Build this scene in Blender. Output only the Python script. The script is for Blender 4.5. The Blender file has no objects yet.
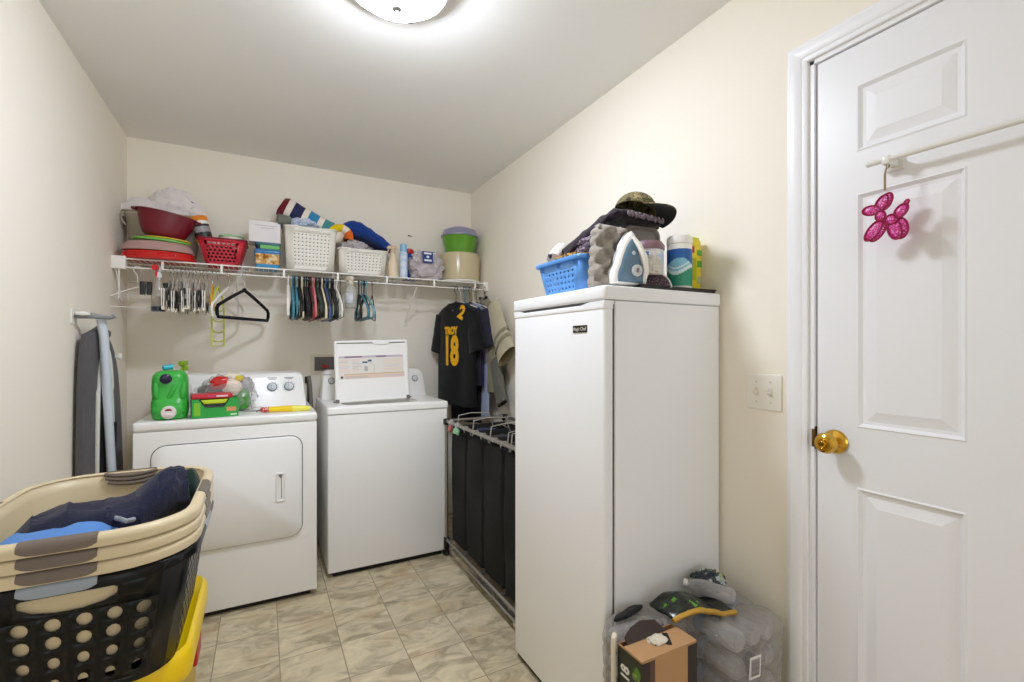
import bpy, bmesh, math, random
from mathutils import Vector, Matrix, noise, Euler

C = bpy.context.scene.collection
S = bpy.context.scene
PI = math.pi
random.seed(7)

# ------------------------------------------------------------------ camera
cam_d = bpy.data.cameras.new('camera')
cam_d.sensor_width = 36.0
cam_d.lens = 36.0 * 468.2 / 1024.0
cam_d.shift_y = (347.5 - 341.0) / 1024.0
cam_d.clip_start = 0.02
cam = bpy.data.objects.new('camera', cam_d)
cam.location = (0, 0, 1.25)
cam.rotation_euler = (math.radians(90), 0, math.radians(-27.96))
C.objects.link(cam)
S.camera = cam

# ------------------------------------------------------------------ light and exposure
LAMP_STRENGTH = 112.0
WORLD_STRENGTH = 0.05
FILL_ENERGY = 27.0
S.view_settings.view_transform = 'Standard'
S.view_settings.look = 'None'
S.view_settings.exposure = 0.07
S.view_settings.gamma = 1.0
S.view_settings.use_curve_mapping = False
S.cycles.use_denoising = True
S.cycles.max_bounces = 24
S.cycles.diffuse_bounces = 20
S.cycles.transparent_max_bounces = 24
S.cycles.caustics_reflective = False
S.cycles.caustics_refractive = False
S.cycles.sample_clamp_indirect = 6.0

w = bpy.data.worlds.new('world')
S.world = w
w.use_nodes = True
w.node_tree.nodes['Background'].inputs[0].default_value = (0.93, 0.96, 1.0, 1)
w.node_tree.nodes['Background'].inputs[1].default_value = WORLD_STRENGTH

# added fill for the back wall, no known source, three metres behind the camera
dl = bpy.data.lights.new('added_fill_light', 'AREA')
dl.shape = 'RECTANGLE'
dl.size, dl.size_y = 1.95, 2.1
dl.energy = FILL_ENERGY
dl.color = (0.86, 0.92, 1.0)
dlo = bpy.data.objects.new('added_fill_light', dl)
dlo.location = (0.37, -3.15, 1.25)
dlo.rotation_euler = (math.radians(90), 0, math.radians(0))
C.objects.link(dlo)


# ------------------------------------------------------------------ materials
def lin(c):
    out = []
    for v in c[:3]:
        v = v / 255.0
        out.append(v / 12.92 if v <= 0.04045 else ((v + 0.055) / 1.055) ** 2.4)
    return (*out, 1.0)


_m = {}


def mat(name, rgb, rough=0.5, metal=0.0, spec=0.5, bump=0.0, bscale=60.0, var=0.0, vscale=8.0, alpha=1.0, trans=0.0,
        emit=0.0, coat=0.0, sheen=0.0):
    if name in _m:
        return _m[name]
    m = bpy.data.materials.new(name)
    m.use_nodes = True
    nt = m.node_tree
    b = nt.nodes['Principled BSDF']
    b.inputs['Base Color'].default_value = lin(rgb)
    b.inputs['Roughness'].default_value = rough
    b.inputs['Metallic'].default_value = metal
    b.inputs['Specular IOR Level'].default_value = spec
    b.inputs['Alpha'].default_value = alpha
    b.inputs['Transmission Weight'].default_value = trans
    b.inputs['Coat Weight'].default_value = coat
    b.inputs['Sheen Weight'].default_value = sheen
    if emit:
        b.inputs['Emission Color'].default_value = lin(rgb)
        b.inputs['Emission Strength'].default_value = emit
    tc = nt.nodes.new('ShaderNodeTexCoord')
    if var:
        n = nt.nodes.new('ShaderNodeTexNoise')
        n.inputs['Scale'].default_value = vscale
        n.inputs['Detail'].default_value = 5
        nt.links.new(tc.outputs['Object'], n.inputs['Vector'])
        mx = nt.nodes.new('ShaderNodeMix')
        mx.data_type = 'RGBA'
        c = lin(rgb)
        mx.inputs[6].default_value = tuple(max(0, v * (1 - var)) for v in c[:3]) + (1,)
        mx.inputs[7].default_value = tuple(min(1, v * (1 + var)) for v in c[:3]) + (1,)
        nt.links.new(n.outputs['Fac'], mx.inputs[0])
        nt.links.new(mx.outputs[2], b.inputs['Base Color'])
    if bump:
        n = nt.nodes.new('ShaderNodeTexNoise')
        n.inputs['Scale'].default_value = bscale
        n.inputs['Detail'].default_value = 4
        nt.links.new(tc.outputs['Object'], n.inputs['Vector'])
        bp = nt.nodes.new('ShaderNodeBump')
        bp.inputs['Strength'].default_value = bump
        bp.inputs['Distance'].default_value = 0.01
        nt.links.new(n.outputs['Fac'], bp.inputs['Height'])
        nt.links.new(bp.outputs['Normal'], b.inputs['Normal'])
    _m[name] = m
    return m


def cloth(name, rgb, var=0.12):
    return mat(name, rgb, rough=0.95, spec=0.15, bump=0.35, bscale=220, var=var, vscale=14, sheen=0.15)


def plastic(name, rgb, rough=0.35, **k):
    return mat(name, rgb, rough=rough, spec=0.5, **k)


def film(name, rgb, opacity=0.3, rough=0.12, wrinkle=0.0):
    """Thin clear plastic: mostly see-through, with a soft gloss."""
    if name in _m:
        return _m[name]
    m = bpy.data.materials.new(name)
    m.use_nodes = True
    nt = m.node_tree
    b = nt.nodes['Principled BSDF']
    b.inputs['Base Color'].default_value = lin(rgb)
    b.inputs['Roughness'].default_value = rough
    if wrinkle:
        tc = nt.nodes.new('ShaderNodeTexCoord')
        nz = nt.nodes.new('ShaderNodeTexNoise')
        nz.inputs['Scale'].default_value = 26
        nz.inputs['Detail'].default_value = 4
        nz.inputs['Distortion'].default_value = 1.2
        nt.links.new(tc.outputs['Object'], nz.inputs['Vector'])
        bp = nt.nodes.new('ShaderNodeBump')
        bp.inputs['Strength'].default_value = wrinkle
        bp.inputs['Distance'].default_value = 0.02
        nt.links.new(nz.outputs['Fac'], bp.inputs['Height'])
        nt.links.new(bp.outputs['Normal'], b.inputs['Normal'])
    tr = nt.nodes.new('ShaderNodeBsdfTransparent')
    mx = nt.nodes.new('ShaderNodeMixShader')
    lw = nt.nodes.new('ShaderNodeLayerWeight')
    lw.inputs['Blend'].default_value = 0.35
    mr = nt.nodes.new('ShaderNodeMapRange')
    mr.inputs['To Min'].default_value = opacity
    mr.inputs['To Max'].default_value = min(1, opacity + 0.45)
    nt.links.new(lw.outputs['Facing'], mr.inputs['Value'])
    nt.links.new(mr.outputs['Result'], mx.inputs[0])
    nt.links.new(tr.outputs[0], mx.inputs[1])
    nt.links.new(b.outputs[0], mx.inputs[2])
    nt.links.new(mx.outputs[0], nt.nodes['Material Output'].inputs[0])
    _m[name] = m
    return m


def blotchy(name, cols, scale, rough=0.9, kind='noise', detail=3.0):
    """Several colours in hard-edged patches: camouflage, leopard print, glitter."""
    if name in _m:
        return _m[name]
    m = bpy.data.materials.new(name)
    m.use_nodes = True
    nt = m.node_tree
    b = nt.nodes['Principled BSDF']
    b.inputs['Roughness'].default_value = rough
    tc = nt.nodes.new('ShaderNodeTexCoord')
    if kind == 'noise':
        n = nt.nodes.new('ShaderNodeTexNoise')
        n.inputs['Detail'].default_value = detail
        out = n.outputs['Fac']
    else:
        n = nt.nodes.new('ShaderNodeTexVoronoi')
        out = n.outputs['Color'] if kind == 'cells' else n.outputs['Distance']
    n.inputs['Scale'].default_value = scale
    nt.links.new(tc.outputs['Object'], n.inputs['Vector'])
    r = nt.nodes.new('ShaderNodeValToRGB')
    r.color_ramp.interpolation = 'CONSTANT'
    while len(r.color_ramp.elements) < len(cols):
        r.color_ramp.elements.new(0.5)
    for e, (p, c) in zip(r.color_ramp.elements, cols):
        e.position = p
        e.color = lin(c)
    nt.links.new(out, r.inputs[0])
    nt.links.new(r.outputs[0], b.inputs['Base Color'])
    _m[name] = m
    return m


# ------------------------------------------------------------------ mesh building
class G:
    def __init__(self):
        self.v, self.f, self.mi = [], [], []
        self.M = Matrix.Identity(4)

    def add(self, vs, fs, mi=0):
        o = len(self.v)
        self.v += [self.M @ Vector(p) for p in vs]
        self.f += [tuple(i + o for i in f) for f in fs]
        self.mi += [mi] * len(fs)
        return self

    def at(self, loc=(0, 0, 0), rot=(0, 0, 0), sc=(1, 1, 1)):
        self.M = Matrix.LocRotScale(Vector(loc), Euler(rot), Vector(sc))
        return self

    def box(self, lo, hi, mi=0):
        x0, y0, z0 = lo
        x1, y1, z1 = hi
        return self.add([(x0, y0, z0), (x1, y0, z0), (x1, y1, z0), (x0, y1, z0), (x0, y0, z1), (x1, y0, z1), (x1, y1, z1), (x0, y1, z1)],
                        [(0, 3, 2, 1), (4, 5, 6, 7), (0, 1, 5, 4), (1, 2, 6, 5), (2, 3, 7, 6), (3, 0, 4, 7)], mi)

    def loft(self, rings, cap0=True, cap1=True, closed=True, mi=0):
        n = len(rings[0])
        vs = [p for r in rings for p in r]
        fs = []
        m = n if closed else n - 1
        for i in range(len(rings) - 1):
            for j in range(m):
                k = (j + 1) % n
                fs.append((i * n + j, i * n + k, (i + 1) * n + k, (i + 1) * n + j))
        if cap0:
            fs.append(tuple(reversed(range(n))))
        if cap1:
            fs.append(tuple((len(rings) - 1) * n + j for j in range(n)))
        return self.add(vs, fs, mi)

    def rbox(self, lo, hi, r=0.01, e=0.004, n=4, mi=0):
        x0, y0, z0 = lo
        x1, y1, z1 = hi
        cx, cy, W, D = (x0 + x1) / 2, (y0 + y1) / 2, x1 - x0, y1 - y0
        r = min(r, W / 2 - 1e-4, D / 2 - 1e-4)
        e = min(e, (z1 - z0) / 2 - 1e-5, r if r > 1e-4 else 1e9, W / 2 - 1e-4, D / 2 - 1e-4)
        seq = []
        for k in range(4):
            a = PI / 2 * k / 3
            seq.append((e * (1 - math.sin(a)), z0 + e * (1 - math.cos(a))))
        for k in range(4):
            a = PI / 2 * k / 3
            seq.append((e * (1 - math.cos(a)), z1 - e * (1 - math.sin(a))))
        rings = []
        for ins, z in seq:
            rings.append([(cx + x, cy + y, z) for x, y in ring(W - 2 * ins, D - 2 * ins, max(r - ins, 1e-4), n)])
        return self.loft(rings, mi=mi)

    def cyl(self, p0, p1, r0, r1=None, n=12, cap=True, mi=0):
        r1 = r0 if r1 is None else r1
        p0, p1 = Vector(p0), Vector(p1)
        q = (p1 - p0).to_track_quat('Z', 'Y')
        rings = []
        for p, r in ((p0, r0), (p1, r1)):
            rings.append([tuple(p + q @ Vector((r * math.cos(2 * PI * k / n), r * math.sin(2 * PI * k / n), 0))) for k in range(n)])
        return self.loft(rings, cap, cap, mi=mi)

    def tube(self, path, r, n=8, closed=False, mi=0, rf=None):
        P = [Vector(p) for p in path]
        m = len(P)
        rings = []
        prev = None
        for i in range(m):
            if closed:
                t = P[(i + 1) % m] - P[i - 1]
            else:
                t = P[min(i + 1, m - 1)] - P[max(i - 1, 0)]
            t = t.normalized() if t.length > 1e-9 else Vector((0, 0, 1))
            if prev is None:
                a = Vector((0, 0, 1)) if abs(t.z) < 0.9 else Vector((1, 0, 0))
                u = t.cross(a).normalized()
            else:
                u = (prev - t * prev.dot(t))
                u = u.normalized() if u.length > 1e-6 else t.orthogonal().normalized()
            prev = u
            v = t.cross(u)
            rr = r if rf is None else r * rf(i / (m - 1))
            rings.append([tuple(P[i] + u * rr * math.cos(2 * PI * k / n) + v * rr * math.sin(2 * PI * k / n)) for k in range(n)])
        if closed:
            rings.append(rings[0])
        return self.loft(rings, not closed, not closed, mi=mi)

    def lathe(self, prof, n=24, c=(0, 0, 0), sx=1, sy=1, cap0=True, cap1=True, mi=0):
        rings = [[(c[0] + r * sx * math.cos(2 * PI * k / n), c[1] + r * sy * math.sin(2 * PI * k / n), c[2] + z) for k in range(n)] for r, z in prof]
        return self.loft(rings, cap0, cap1, mi=mi)

    def ball(self, c, rx, ry=None, rz=None, nu=16, nv=10, mi=0):
        ry = rx if ry is None else ry
        rz = rx if rz is None else rz
        pr = []
        for j in range(nv + 1):
            a = -PI / 2 + PI * j / nv
            pr.append((max(math.cos(a), 1e-3), math.sin(a)))
        rings = [[(c[0] + rx * r * math.cos(2 * PI * k / nu), c[1] + ry * r * math.sin(2 * PI * k / nu), c[2] + rz * z) for k in range(nu)] for r, z in pr]
        return self.loft(rings, mi=mi)

    def grid(self, fn, nu, nv, mi=None):
        vs = [fn(i / nu, j / nv) for j in range(nv + 1) for i in range(nu + 1)]
        for j in range(nv):
            for i in range(nu):
                pass
        fs, ms = [], []
        for j in range(nv):
            for i in range(nu):
                a = j * (nu + 1) + i
                fs.append((a, a + 1, a + nu + 2, a + nu + 1))
                ms.append(mi((i + 0.5) / nu, (j + 0.5) / nv) if mi else 0)
        o = len(self.v)
        self.v += [self.M @ Vector(p) for p in vs]
        self.f += [tuple(k + o for k in f) for f in fs]
        self.mi += ms
        return self

    def prism(self, pts, t0, t1, ax='z', mi=0):
        """Outline pts (a,b) pushed from t0 to t1 along an axis."""
        def P(a, b, t):
            return {'z': (a, b, t), 'y': (a, t, b), 'x': (t, a, b)}[ax]
        return self.loft([[P(a, b, t0) for a, b in pts], [P(a, b, t1) for a, b in pts]], mi=mi)

    def holes(self, fn, cells, mi=0, n=12, rf=0.36, size=None):
        """A wall of cells (u0,u1,v0,v1,hole); hole = None or (ru,rv) in cell fractions."""
        for (u0, u1, v0, v1, h) in cells:
            if not h:
                k = max(1, int(round((u1 - u0) / 0.02)))
                for i in range(k):
                    a, b = u0 + (u1 - u0) * i / k, u0 + (u1 - u0) * (i + 1) / k
                    self.add([fn(a, v0), fn(b, v0), fn(b, v1), fn(a, v1)], [(0, 1, 2, 3)], mi)
                continue
            ru, rv = h
            cu, cv = (u0 + u1) / 2, (v0 + v1) / 2
            outer, inner = [], []
            for k in range(n):
                a = 2 * PI * (k + 0.5) / n
                ca, sa = math.cos(a), math.sin(a)
                s = 1 / max(abs(ca), abs(sa))
                outer.append((cu + (u1 - u0) / 2 * ca * s, cv + (v1 - v0) / 2 * sa * s))
                inner.append((cu + (u1 - u0) * ru * ca, cv + (v1 - v0) * rv * sa))
            cor = [(u1, v1), (u0, v1), (u0, v0), (u1, v0)]
            vs = [fn(*p) for p in outer] + [fn(*p) for p in inner] + [fn(*p) for p in cor]
            fs = [(k, (k + 1) % n, n + (k + 1) % n, n + k) for k in range(n)]
            for c_i, ang in enumerate((45, 135, 225, 315)):
                k = int(ang / 360 * n - 0.5)
                fs.append((k, 2 * n + c_i, (k + 1) % n))
            self.add(vs, fs, mi)
        return self

    def build(self, name, mats, parent=None, sharp=40, solid=0.0, sub=0, loc=None, weld=False, offset=0.0):
        me = bpy.data.meshes.new(name)
        me.from_pydata([tuple(p) for p in self.v], [], self.f)
        if not isinstance(mats, (list, tuple)):
            mats = [mats]
        for m in mats:
            me.materials.append(m)
        if len(mats) > 1:
            me.polygons.foreach_set('material_index', self.mi)
        if weld or True:
            bm = bmesh.new()
            bm.from_mesh(me)
            if weld:
                bmesh.ops.remove_doubles(bm, verts=bm.verts, dist=1e-5)
            bmesh.ops.recalc_face_normals(bm, faces=bm.faces)
            bm.to_mesh(me)
            bm.free()
        me.polygons.foreach_set('use_smooth', [True] * len(me.polygons))
        me.set_sharp_from_angle(angle=math.radians(sharp))
        me.update()
        o = bpy.data.objects.new(name, me)
        C.objects.link(o)
        if parent is not None:
            o.parent = parent
        if loc is not None:
            o.location = loc
        if solid:
            md = o.modifiers.new('thickness', 'SOLIDIFY')
            md.thickness = solid
            md.offset = offset
        if sub:
            md = o.modifiers.new('smooth', 'SUBSURF')
            md.levels = sub
            md.render_levels = sub
        return o


def ring(W, D, r, n=4):
    r = min(r, W / 2, D / 2)
    pts = []
    for cx, cy, a0 in ((W / 2 - r, D / 2 - r, 0), (-W / 2 + r, D / 2 - r, 90), (-W / 2 + r, -D / 2 + r, 180), (W / 2 - r, -D / 2 + r, 270)):
        for k in range(n + 1):
            a = math.radians(a0 + 90 * k / n)
            pts.append((cx + r * math.cos(a), cy + r * math.sin(a)))
    return pts


def tag(o, label=None, cat=None, group=None, kind=None):
    if label:
        o['label'] = label
    if cat:
        o['category'] = cat
    if group:
        o['group'] = group
    if kind:
        o['kind'] = kind
    return o


def thing(name, label, cat, loc=(0, 0, 0), rot=(0, 0, 0), group=None):
    o = bpy.data.objects.new(name, None)
    o.empty_display_size = 0.05
    C.objects.link(o)
    o.location = loc
    o.rotation_euler = rot
    return tag(o, label, cat, group)


def fbm(p, oct=4, s=1.0):
    v, a, f = 0.0, 0.5, 1.0
    p = Vector(p) * s
    for _ in range(oct):
        v += a * noise.noise(p * f)
        a *= 0.5
        f *= 2.03
    return v


def ridge(p, s=1.0, oct=3):
    v, a, f = 0.0, 0.6, 1.0
    p = Vector(p) * s
    for _ in range(oct):
        v += a * (1 - abs(noise.noise(p * f)) * 2.2)
        a *= 0.5
        f *= 2.1
    return v


def heap(g, c, size, seed=0, amp=0.25, fold=6.0, nu=48, nv=28, power=1.0, mi=0, flat=-0.6, aniso=(1, 1, 1)):
    """A crumpled mound of cloth or film: a ball pushed into folds, flattened underneath."""
    rings = []
    for j in range(nv + 1):
        a = -PI / 2 + PI * j / nv
        row = []
        for k in range(nu):
            b = 2 * PI * k / nu
            d = Vector((math.cos(a) * math.cos(b), math.cos(a) * math.sin(b), math.sin(a)))
            q = Vector((d.x * aniso[0], d.y * aniso[1], d.z * aniso[2])) + Vector((seed * 3.7, seed * 1.3, seed * 2.1))
            h = 1 + amp * (0.9 * (ridge(q, fold / 6.0, 3) - 0.5) + 0.8 * fbm(q, 3, fold / 3.0))
            d.x = math.copysign(abs(d.x) ** power, d.x)
            d.y = math.copysign(abs(d.y) ** power, d.y)
            z = d.z * h
            z = max(z, flat)
            row.append((c[0] + size[0] * d.x * h, c[1] + size[1] * d.y * h, c[2] + size[2] * z))
        rings.append(row)
    g.loft(rings, mi=mi)
    return g


def text(s, size, bold=0.0, ext=0.0005, sx=1.0, align='CENTER'):
    cu = bpy.data.curves.new('lettering', 'FONT')
    cu.body = s
    cu.size = size
    cu.extrude = ext
    cu.offset = bold
    cu.align_x = align
    cu.align_y = 'CENTER'
    cu.resolution_u = 3
    o = bpy.data.objects.new('lettering', cu)
    C.objects.link(o)
    dg = bpy.context.evaluated_depsgraph_get()
    me = bpy.data.meshes.new_from_object(o.evaluated_get(dg))
    vs = [(v.co.x * sx, v.co.y, v.co.z) for v in me.vertices]
    fs = [tuple(p.vertices) for p in me.polygons]
    bpy.data.objects.remove(o)
    bpy.data.meshes.remove(me)
    return vs, fs


def put_text(g, s, size, origin, right, up, bold=0.0, sx=1.0, mi=0, ext=0.0005):
    vs, fs = text(s, size, bold, ext, sx)
    r, u = Vector(right).normalized(), Vector(up).normalized()
    nrm = r.cross(u)
    o = Vector(origin)
    g.add([tuple(o + r * x + u * y + nrm * z) for x, y, z in vs], fs, mi)


# ------------------------------------------------------------------ shared materials
M_WALL = mat('wall_paint', (241, 235, 223), rough=0.85, spec=0.2, bump=0.06, bscale=160)
M_CEIL = mat('ceiling_paint', (238, 238, 236), rough=0.9, spec=0.15, bump=0.05, bscale=120)
M_TRIM = mat('trim_paint', (238, 239, 243), rough=0.35, spec=0.45)
M_DOOR = mat('door_paint', (236, 237, 241), rough=0.38, spec=0.45)
M_ENAMEL = mat('white_enamel', (240, 240, 239), rough=0.28, spec=0.5)
M_FRIDGE = mat('freezer_enamel', (238, 239, 241), rough=0.32, spec=0.45, bump=0.03, bscale=260)
M_BLACK = plastic('black_plastic', (18, 18, 20), 0.4)
M_DARK = mat('dark_gap', (24, 23, 22), rough=0.8)
M_WHITE = plastic('white_plastic', (236, 234, 228), 0.35)
M_WIRE = plastic('white_vinyl_wire', (240, 238, 233), 0.35)
M_CHROME = mat('chrome', (200, 200, 200), rough=0.2, metal=1.0)
M_STEEL = mat('grey_steel_tube', (160, 156, 150), rough=0.35, metal=0.8)
M_BRASS = mat('polished_brass', (214, 170, 70), rough=0.18, metal=1.0)

LX, RX, BY, CZ, FY = -0.68, 1.416, 3.35, 2.44, -3.2


def floor_material():
    m = bpy.data.materials.new('vinyl_tile')
    m.use_nodes = True
    nt = m.node_tree
    b = nt.nodes['Principled BSDF']
    geo = nt.nodes.new('ShaderNodeNewGeometry')
    mp = nt.nodes.new('ShaderNodeMapping')
    s = 1 / 0.2315
    mp.inputs['Scale'].default_value = (s, s, s)
    mp.inputs['Location'].default_value = (-0.288 * s + 20, -2.318 * s + 20, 0)
    nt.links.new(geo.outputs['Position'], mp.inputs['Vector'])
    br = nt.nodes.new('ShaderNodeTexBrick')
    br.offset = 0
    br.inputs['Scale'].default_value = 1
    br.inputs['Brick Width'].default_value = 1
    br.inputs['Row Height'].default_value = 1
    br.inputs['Mortar Size'].default_value = 0.010
    br.inputs['Mortar Smooth'].default_value = 0.4
    br.inputs['Color1'].default_value = lin((206, 194, 166))
    br.inputs['Color2'].default_value = lin((162, 150, 122))
    br.inputs['Mortar'].default_value = lin((160, 148, 126))
    nt.links.new(mp.outputs[0], br.inputs['Vector'])
    # per-tile offset makes the stone veins break at the joints
    vm = nt.nodes.new('ShaderNodeVectorMath')
    vm.operation = 'MULTIPLY_ADD'
    vm.inputs[1].default_value = (90, 90, 90)
    nt.links.new(br.outputs['Color'], vm.inputs[0])
    mp2 = nt.nodes.new('ShaderNodeMapping')
    mp2.inputs['Scale'].default_value = (3.6, 6.5, 1)
    mp2.inputs['Rotation'].default_value = (0, 0, 0.35)
    nt.links.new(geo.outputs['Position'], mp2.inputs['Vector'])
    nt.links.new(mp2.outputs[0], vm.inputs[2])
    n1 = nt.nodes.new('ShaderNodeTexNoise')
    n1.inputs['Scale'].default_value = 1.6
    n1.inputs['Detail'].default_value = 7
    n1.inputs['Roughness'].default_value = 0.62
    n1.inputs['Distortion'].default_value = 1.3
    nt.links.new(vm.outputs[0], n1.inputs['Vector'])
    cr = nt.nodes.new('ShaderNodeValToRGB')
    els = cr.color_ramp.elements
    els[0].position, els[0].color = 0.34, lin((140, 126, 98))
    els[1].position, els[1].color = 0.68, lin((240, 226, 190))
    e = els.new(0.5)
    e.color = lin((208, 195, 166))
    nt.links.new(n1.outputs['Fac'], cr.inputs[0])
    n2 = nt.nodes.new('ShaderNodeTexNoise')
    n2.inputs['Scale'].default_value = 5
    n2.inputs['Detail'].default_value = 2
    nt.links.new(geo.outputs['Position'], n2.inputs['Vector'])
    r2 = nt.nodes.new('ShaderNodeMapRange')
    r2.inputs['From Min'].default_value = 0.52
    r2.inputs['From Max'].default_value = 0.75
    r2.inputs['To Max'].default_value = 0.8
    nt.links.new(n2.outputs['Fac'], r2.inputs['Value'])
    rust = nt.nodes.new('ShaderNodeMix')
    rust.data_type = 'RGBA'
    rust.inputs[7].default_value = lin((184, 142, 92))
    nt.links.new(r2.outputs[0], rust.inputs[0])
    nt.links.new(cr.outputs[0], rust.inputs[6])
    mx = nt.nodes.new('ShaderNodeMix')
    mx.data_type = 'RGBA'
    mx.inputs[0].default_value = 0.60
    nt.links.new(br.outputs['Color'], mx.inputs[6])
    nt.links.new(rust.outputs[2], mx.inputs[7])
    jo = nt.nodes.new('ShaderNodeMix')
    jo.data_type = 'RGBA'
    jo.inputs[7].default_value = lin((150, 137, 114))
    nt.links.new(br.outputs['Fac'], jo.inputs[0])
    nt.links.new(mx.outputs[2], jo.inputs[6])
    nt.links.new(jo.outputs[2], b.inputs['Base Color'])
    b.inputs['Roughness'].default_value = 0.42
    b.inputs['Specular IOR Level'].default_value = 0.4
    bp = nt.nodes.new('ShaderNodeBump')
    bp.inputs['Strength'].default_value = 0.25
    bp.inputs['Distance'].default_value = 0.004
    sb = nt.nodes.new('ShaderNodeMath')
    sb.operation = 'SUBTRACT'
    nt.links.new(n1.outputs['Fac'], sb.inputs[0])
    nt.links.new(br.outputs['Fac'], sb.inputs[1])
    nt.links.new(sb.outputs[0], bp.inputs['Height'])
    nt.links.new(bp.outputs['Normal'], b.inputs['Normal'])
    return m


# ================================================================== THE ROOM
def structure(name, g, m, **k):
    return tag(g.build(name, m, **k), kind='structure')


structure('floor', G().box((LX - 0.1, FY, -0.05), (RX + 0.1, BY + 0.1, 0)), floor_material())
structure('ceiling', G().box((LX - 0.1, FY, CZ), (RX + 0.1, BY + 0.1, CZ + 0.06)), M_CEIL)
structure('wall_left', G().box((LX - 0.1, FY, 0), (LX, BY, CZ)), M_WALL)
structure('wall_back', G().box((LX - 0.1, BY, 0), (RX + 0.1, BY + 0.1, CZ)), M_WALL)
DY0, DY1, DZ = -0.045, 0.803, 2.085      # door opening in the right wall
g = G()
g.box((RX, DY1, 0), (RX + 0.1, BY, CZ))
g.box((RX, FY, 0), (RX + 0.1, DY0, CZ))
g.box((RX, DY0, DZ), (RX + 0.1, DY1, CZ))
structure('wall_right', g, M_WALL)


def casing_profile():
    # (distance from the opening edge, thickness off the wall)
    return [(0, 0), (0, 0.010), (0.006, 0.013), (0.012, 0.013), (0.017, 0.017), (0.036, 0.020), (0.045, 0.020), (0.050, 0.016), (0.054, 0.016), (0.056, 0.0)]


g = G()
pr = casing_profile()
path = [(DY1 + 0.004, 0), (DY1 + 0.004, DZ + 0.004)]
# legs and head mitred together
for sgn, y in ((1, DY1 + 0.003), (-1, DY0 - 0.003)):
    r0 = [(RX - t, y + sgn * d, 0.0) for d, t in pr]
    r1 = [(RX - t, y + sgn * d, DZ + 0.003 + d) for d, t in pr]
    g.loft([r0, r1])
r0 = [(RX - t, DY1 + 0.003 + d, DZ + 0.003 + d) for d, t in pr]
r1 = [(RX - t, DY0 - 0.003 - d, DZ + 0.003 + d) for d, t in pr]
g.loft([r0, r1])
structure('trim_1', g, M_TRIM, sharp=30)
g = G()
g.box((RX - 0.001, DY1 - 0.012, 0), (RX + 0.1, DY1 + 0.001, DZ))
g.box((RX - 0.001, DY0 - 0.001, 0), (RX + 0.1, DY0 + 0.012, DZ))
g.box((RX - 0.001, DY0, DZ - 0.010), (RX + 0.1, DY1, DZ + 0.001))
g.box((RX + 0.052, DY1 - 0.024, 0), (RX + 0.064, DY1 - 0.01, DZ))
structure('trim_2', g, M_TRIM)
# six-panel door, flush in the jamb
DX = RX + 0.008
dy0, dy1, dz0, dz1 = DY0 + 0.016, DY1 - 0.016, 0.01, DZ - 0.013
cols_y = [(0.075, 0.302), (0.458, 0.685)]
rows_z = [(0.23, 0.87), (1.032, 1.667), (1.78, 1.962)]
ys = sorted({dy0, dy1, *[v for c in cols_y for v in c]})
zs = sorted({dz0, dz1, *[v for c in rows_z for v in c]})
g = G()
for i in range(len(ys) - 1):
    for j in range(len(zs) - 1):
        a, b, c, d = ys[i], ys[i + 1], zs[j], zs[j + 1]
        panel = any(abs(a - p) < 1e-6 for p, q in cols_y) and any(abs(c - p) < 1e-6 for p, q in rows_z)
        if not panel:
            g.add([(DX, a, c), (DX, b, c), (DX, b, d), (DX, a, d)], [(0, 1, 2, 3)])
        else:
            rr = []
            for ins, dep in ((0, 0), (0.004, -0.002), (0.012, 0.007), (0.020, 0.008), (0.042, 0.003), (0.046, 0.0015), (0.05, 0.0015)):
                rr.append([(DX + dep, a + ins, c + ins), (DX + dep, b - ins, c + ins), (DX + dep, b - ins, d - ins), (DX + dep, a + ins, d - ins)])
            g.loft(rr, cap0=False, cap1=True)
g.add([(DX, dy0, dz0), (DX, dy1, dz0), (DX, dy1, dz1), (DX, dy0, dz1), (DX + 0.035, dy0, dz0), (DX + 0.035, dy1, dz0), (DX + 0.035, dy1, dz1), (DX + 0.035, dy0, dz1)],
      [(0, 1, 5, 4), (1, 2, 6, 5), (2, 3, 7, 6), (3, 0, 4, 7), (4, 5, 6, 7)])
door = structure('door_1', g, M_DOOR, weld=True, sharp=18)
g = G()
prof = [(0.0335, 0.0), (0.0335, 0.003), (0.030, 0.007), (0.020, 0.010), (0.0125, 0.013), (0.0115, 0.026), (0.016, 0.031), (0.0245, 0.036), (0.0285, 0.044),
        (0.0285, 0.052), (0.0245, 0.060), (0.019, 0.0635), (0.013, 0.064), (0.011, 0.0625), (0.010, 0.0625), (0.0085, 0.067), (0.004, 0.0685)]
g.M = Matrix.Translation((DX, 0.738, 0.985)) @ Matrix.Rotation(-PI / 2, 4, 'Y')
g.lathe(prof, 28)
knob = g.build('door_knob', M_BRASS, door, sharp=25)
g = G()
g.cyl((DX - 0.069, 0.738, 0.985), (DX - 0.071, 0.738, 0.985), 0.0065, n=16)
g.build('lock_button', M_BRASS, knob)
g = G()
g.box((RX + 0.001, DY1 - 0.0135, 0.955), (RX + 0.03, DY1 - 0.0115, 1.02))
g.box((RX - 0.003, DY1 - 0.0135, 0.962), (RX + 0.002, DY1 - 0.006, 1.013))
g.build('strike_plate', mat('aged_brass', (120, 96, 60), rough=0.35, metal=1), door)

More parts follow.
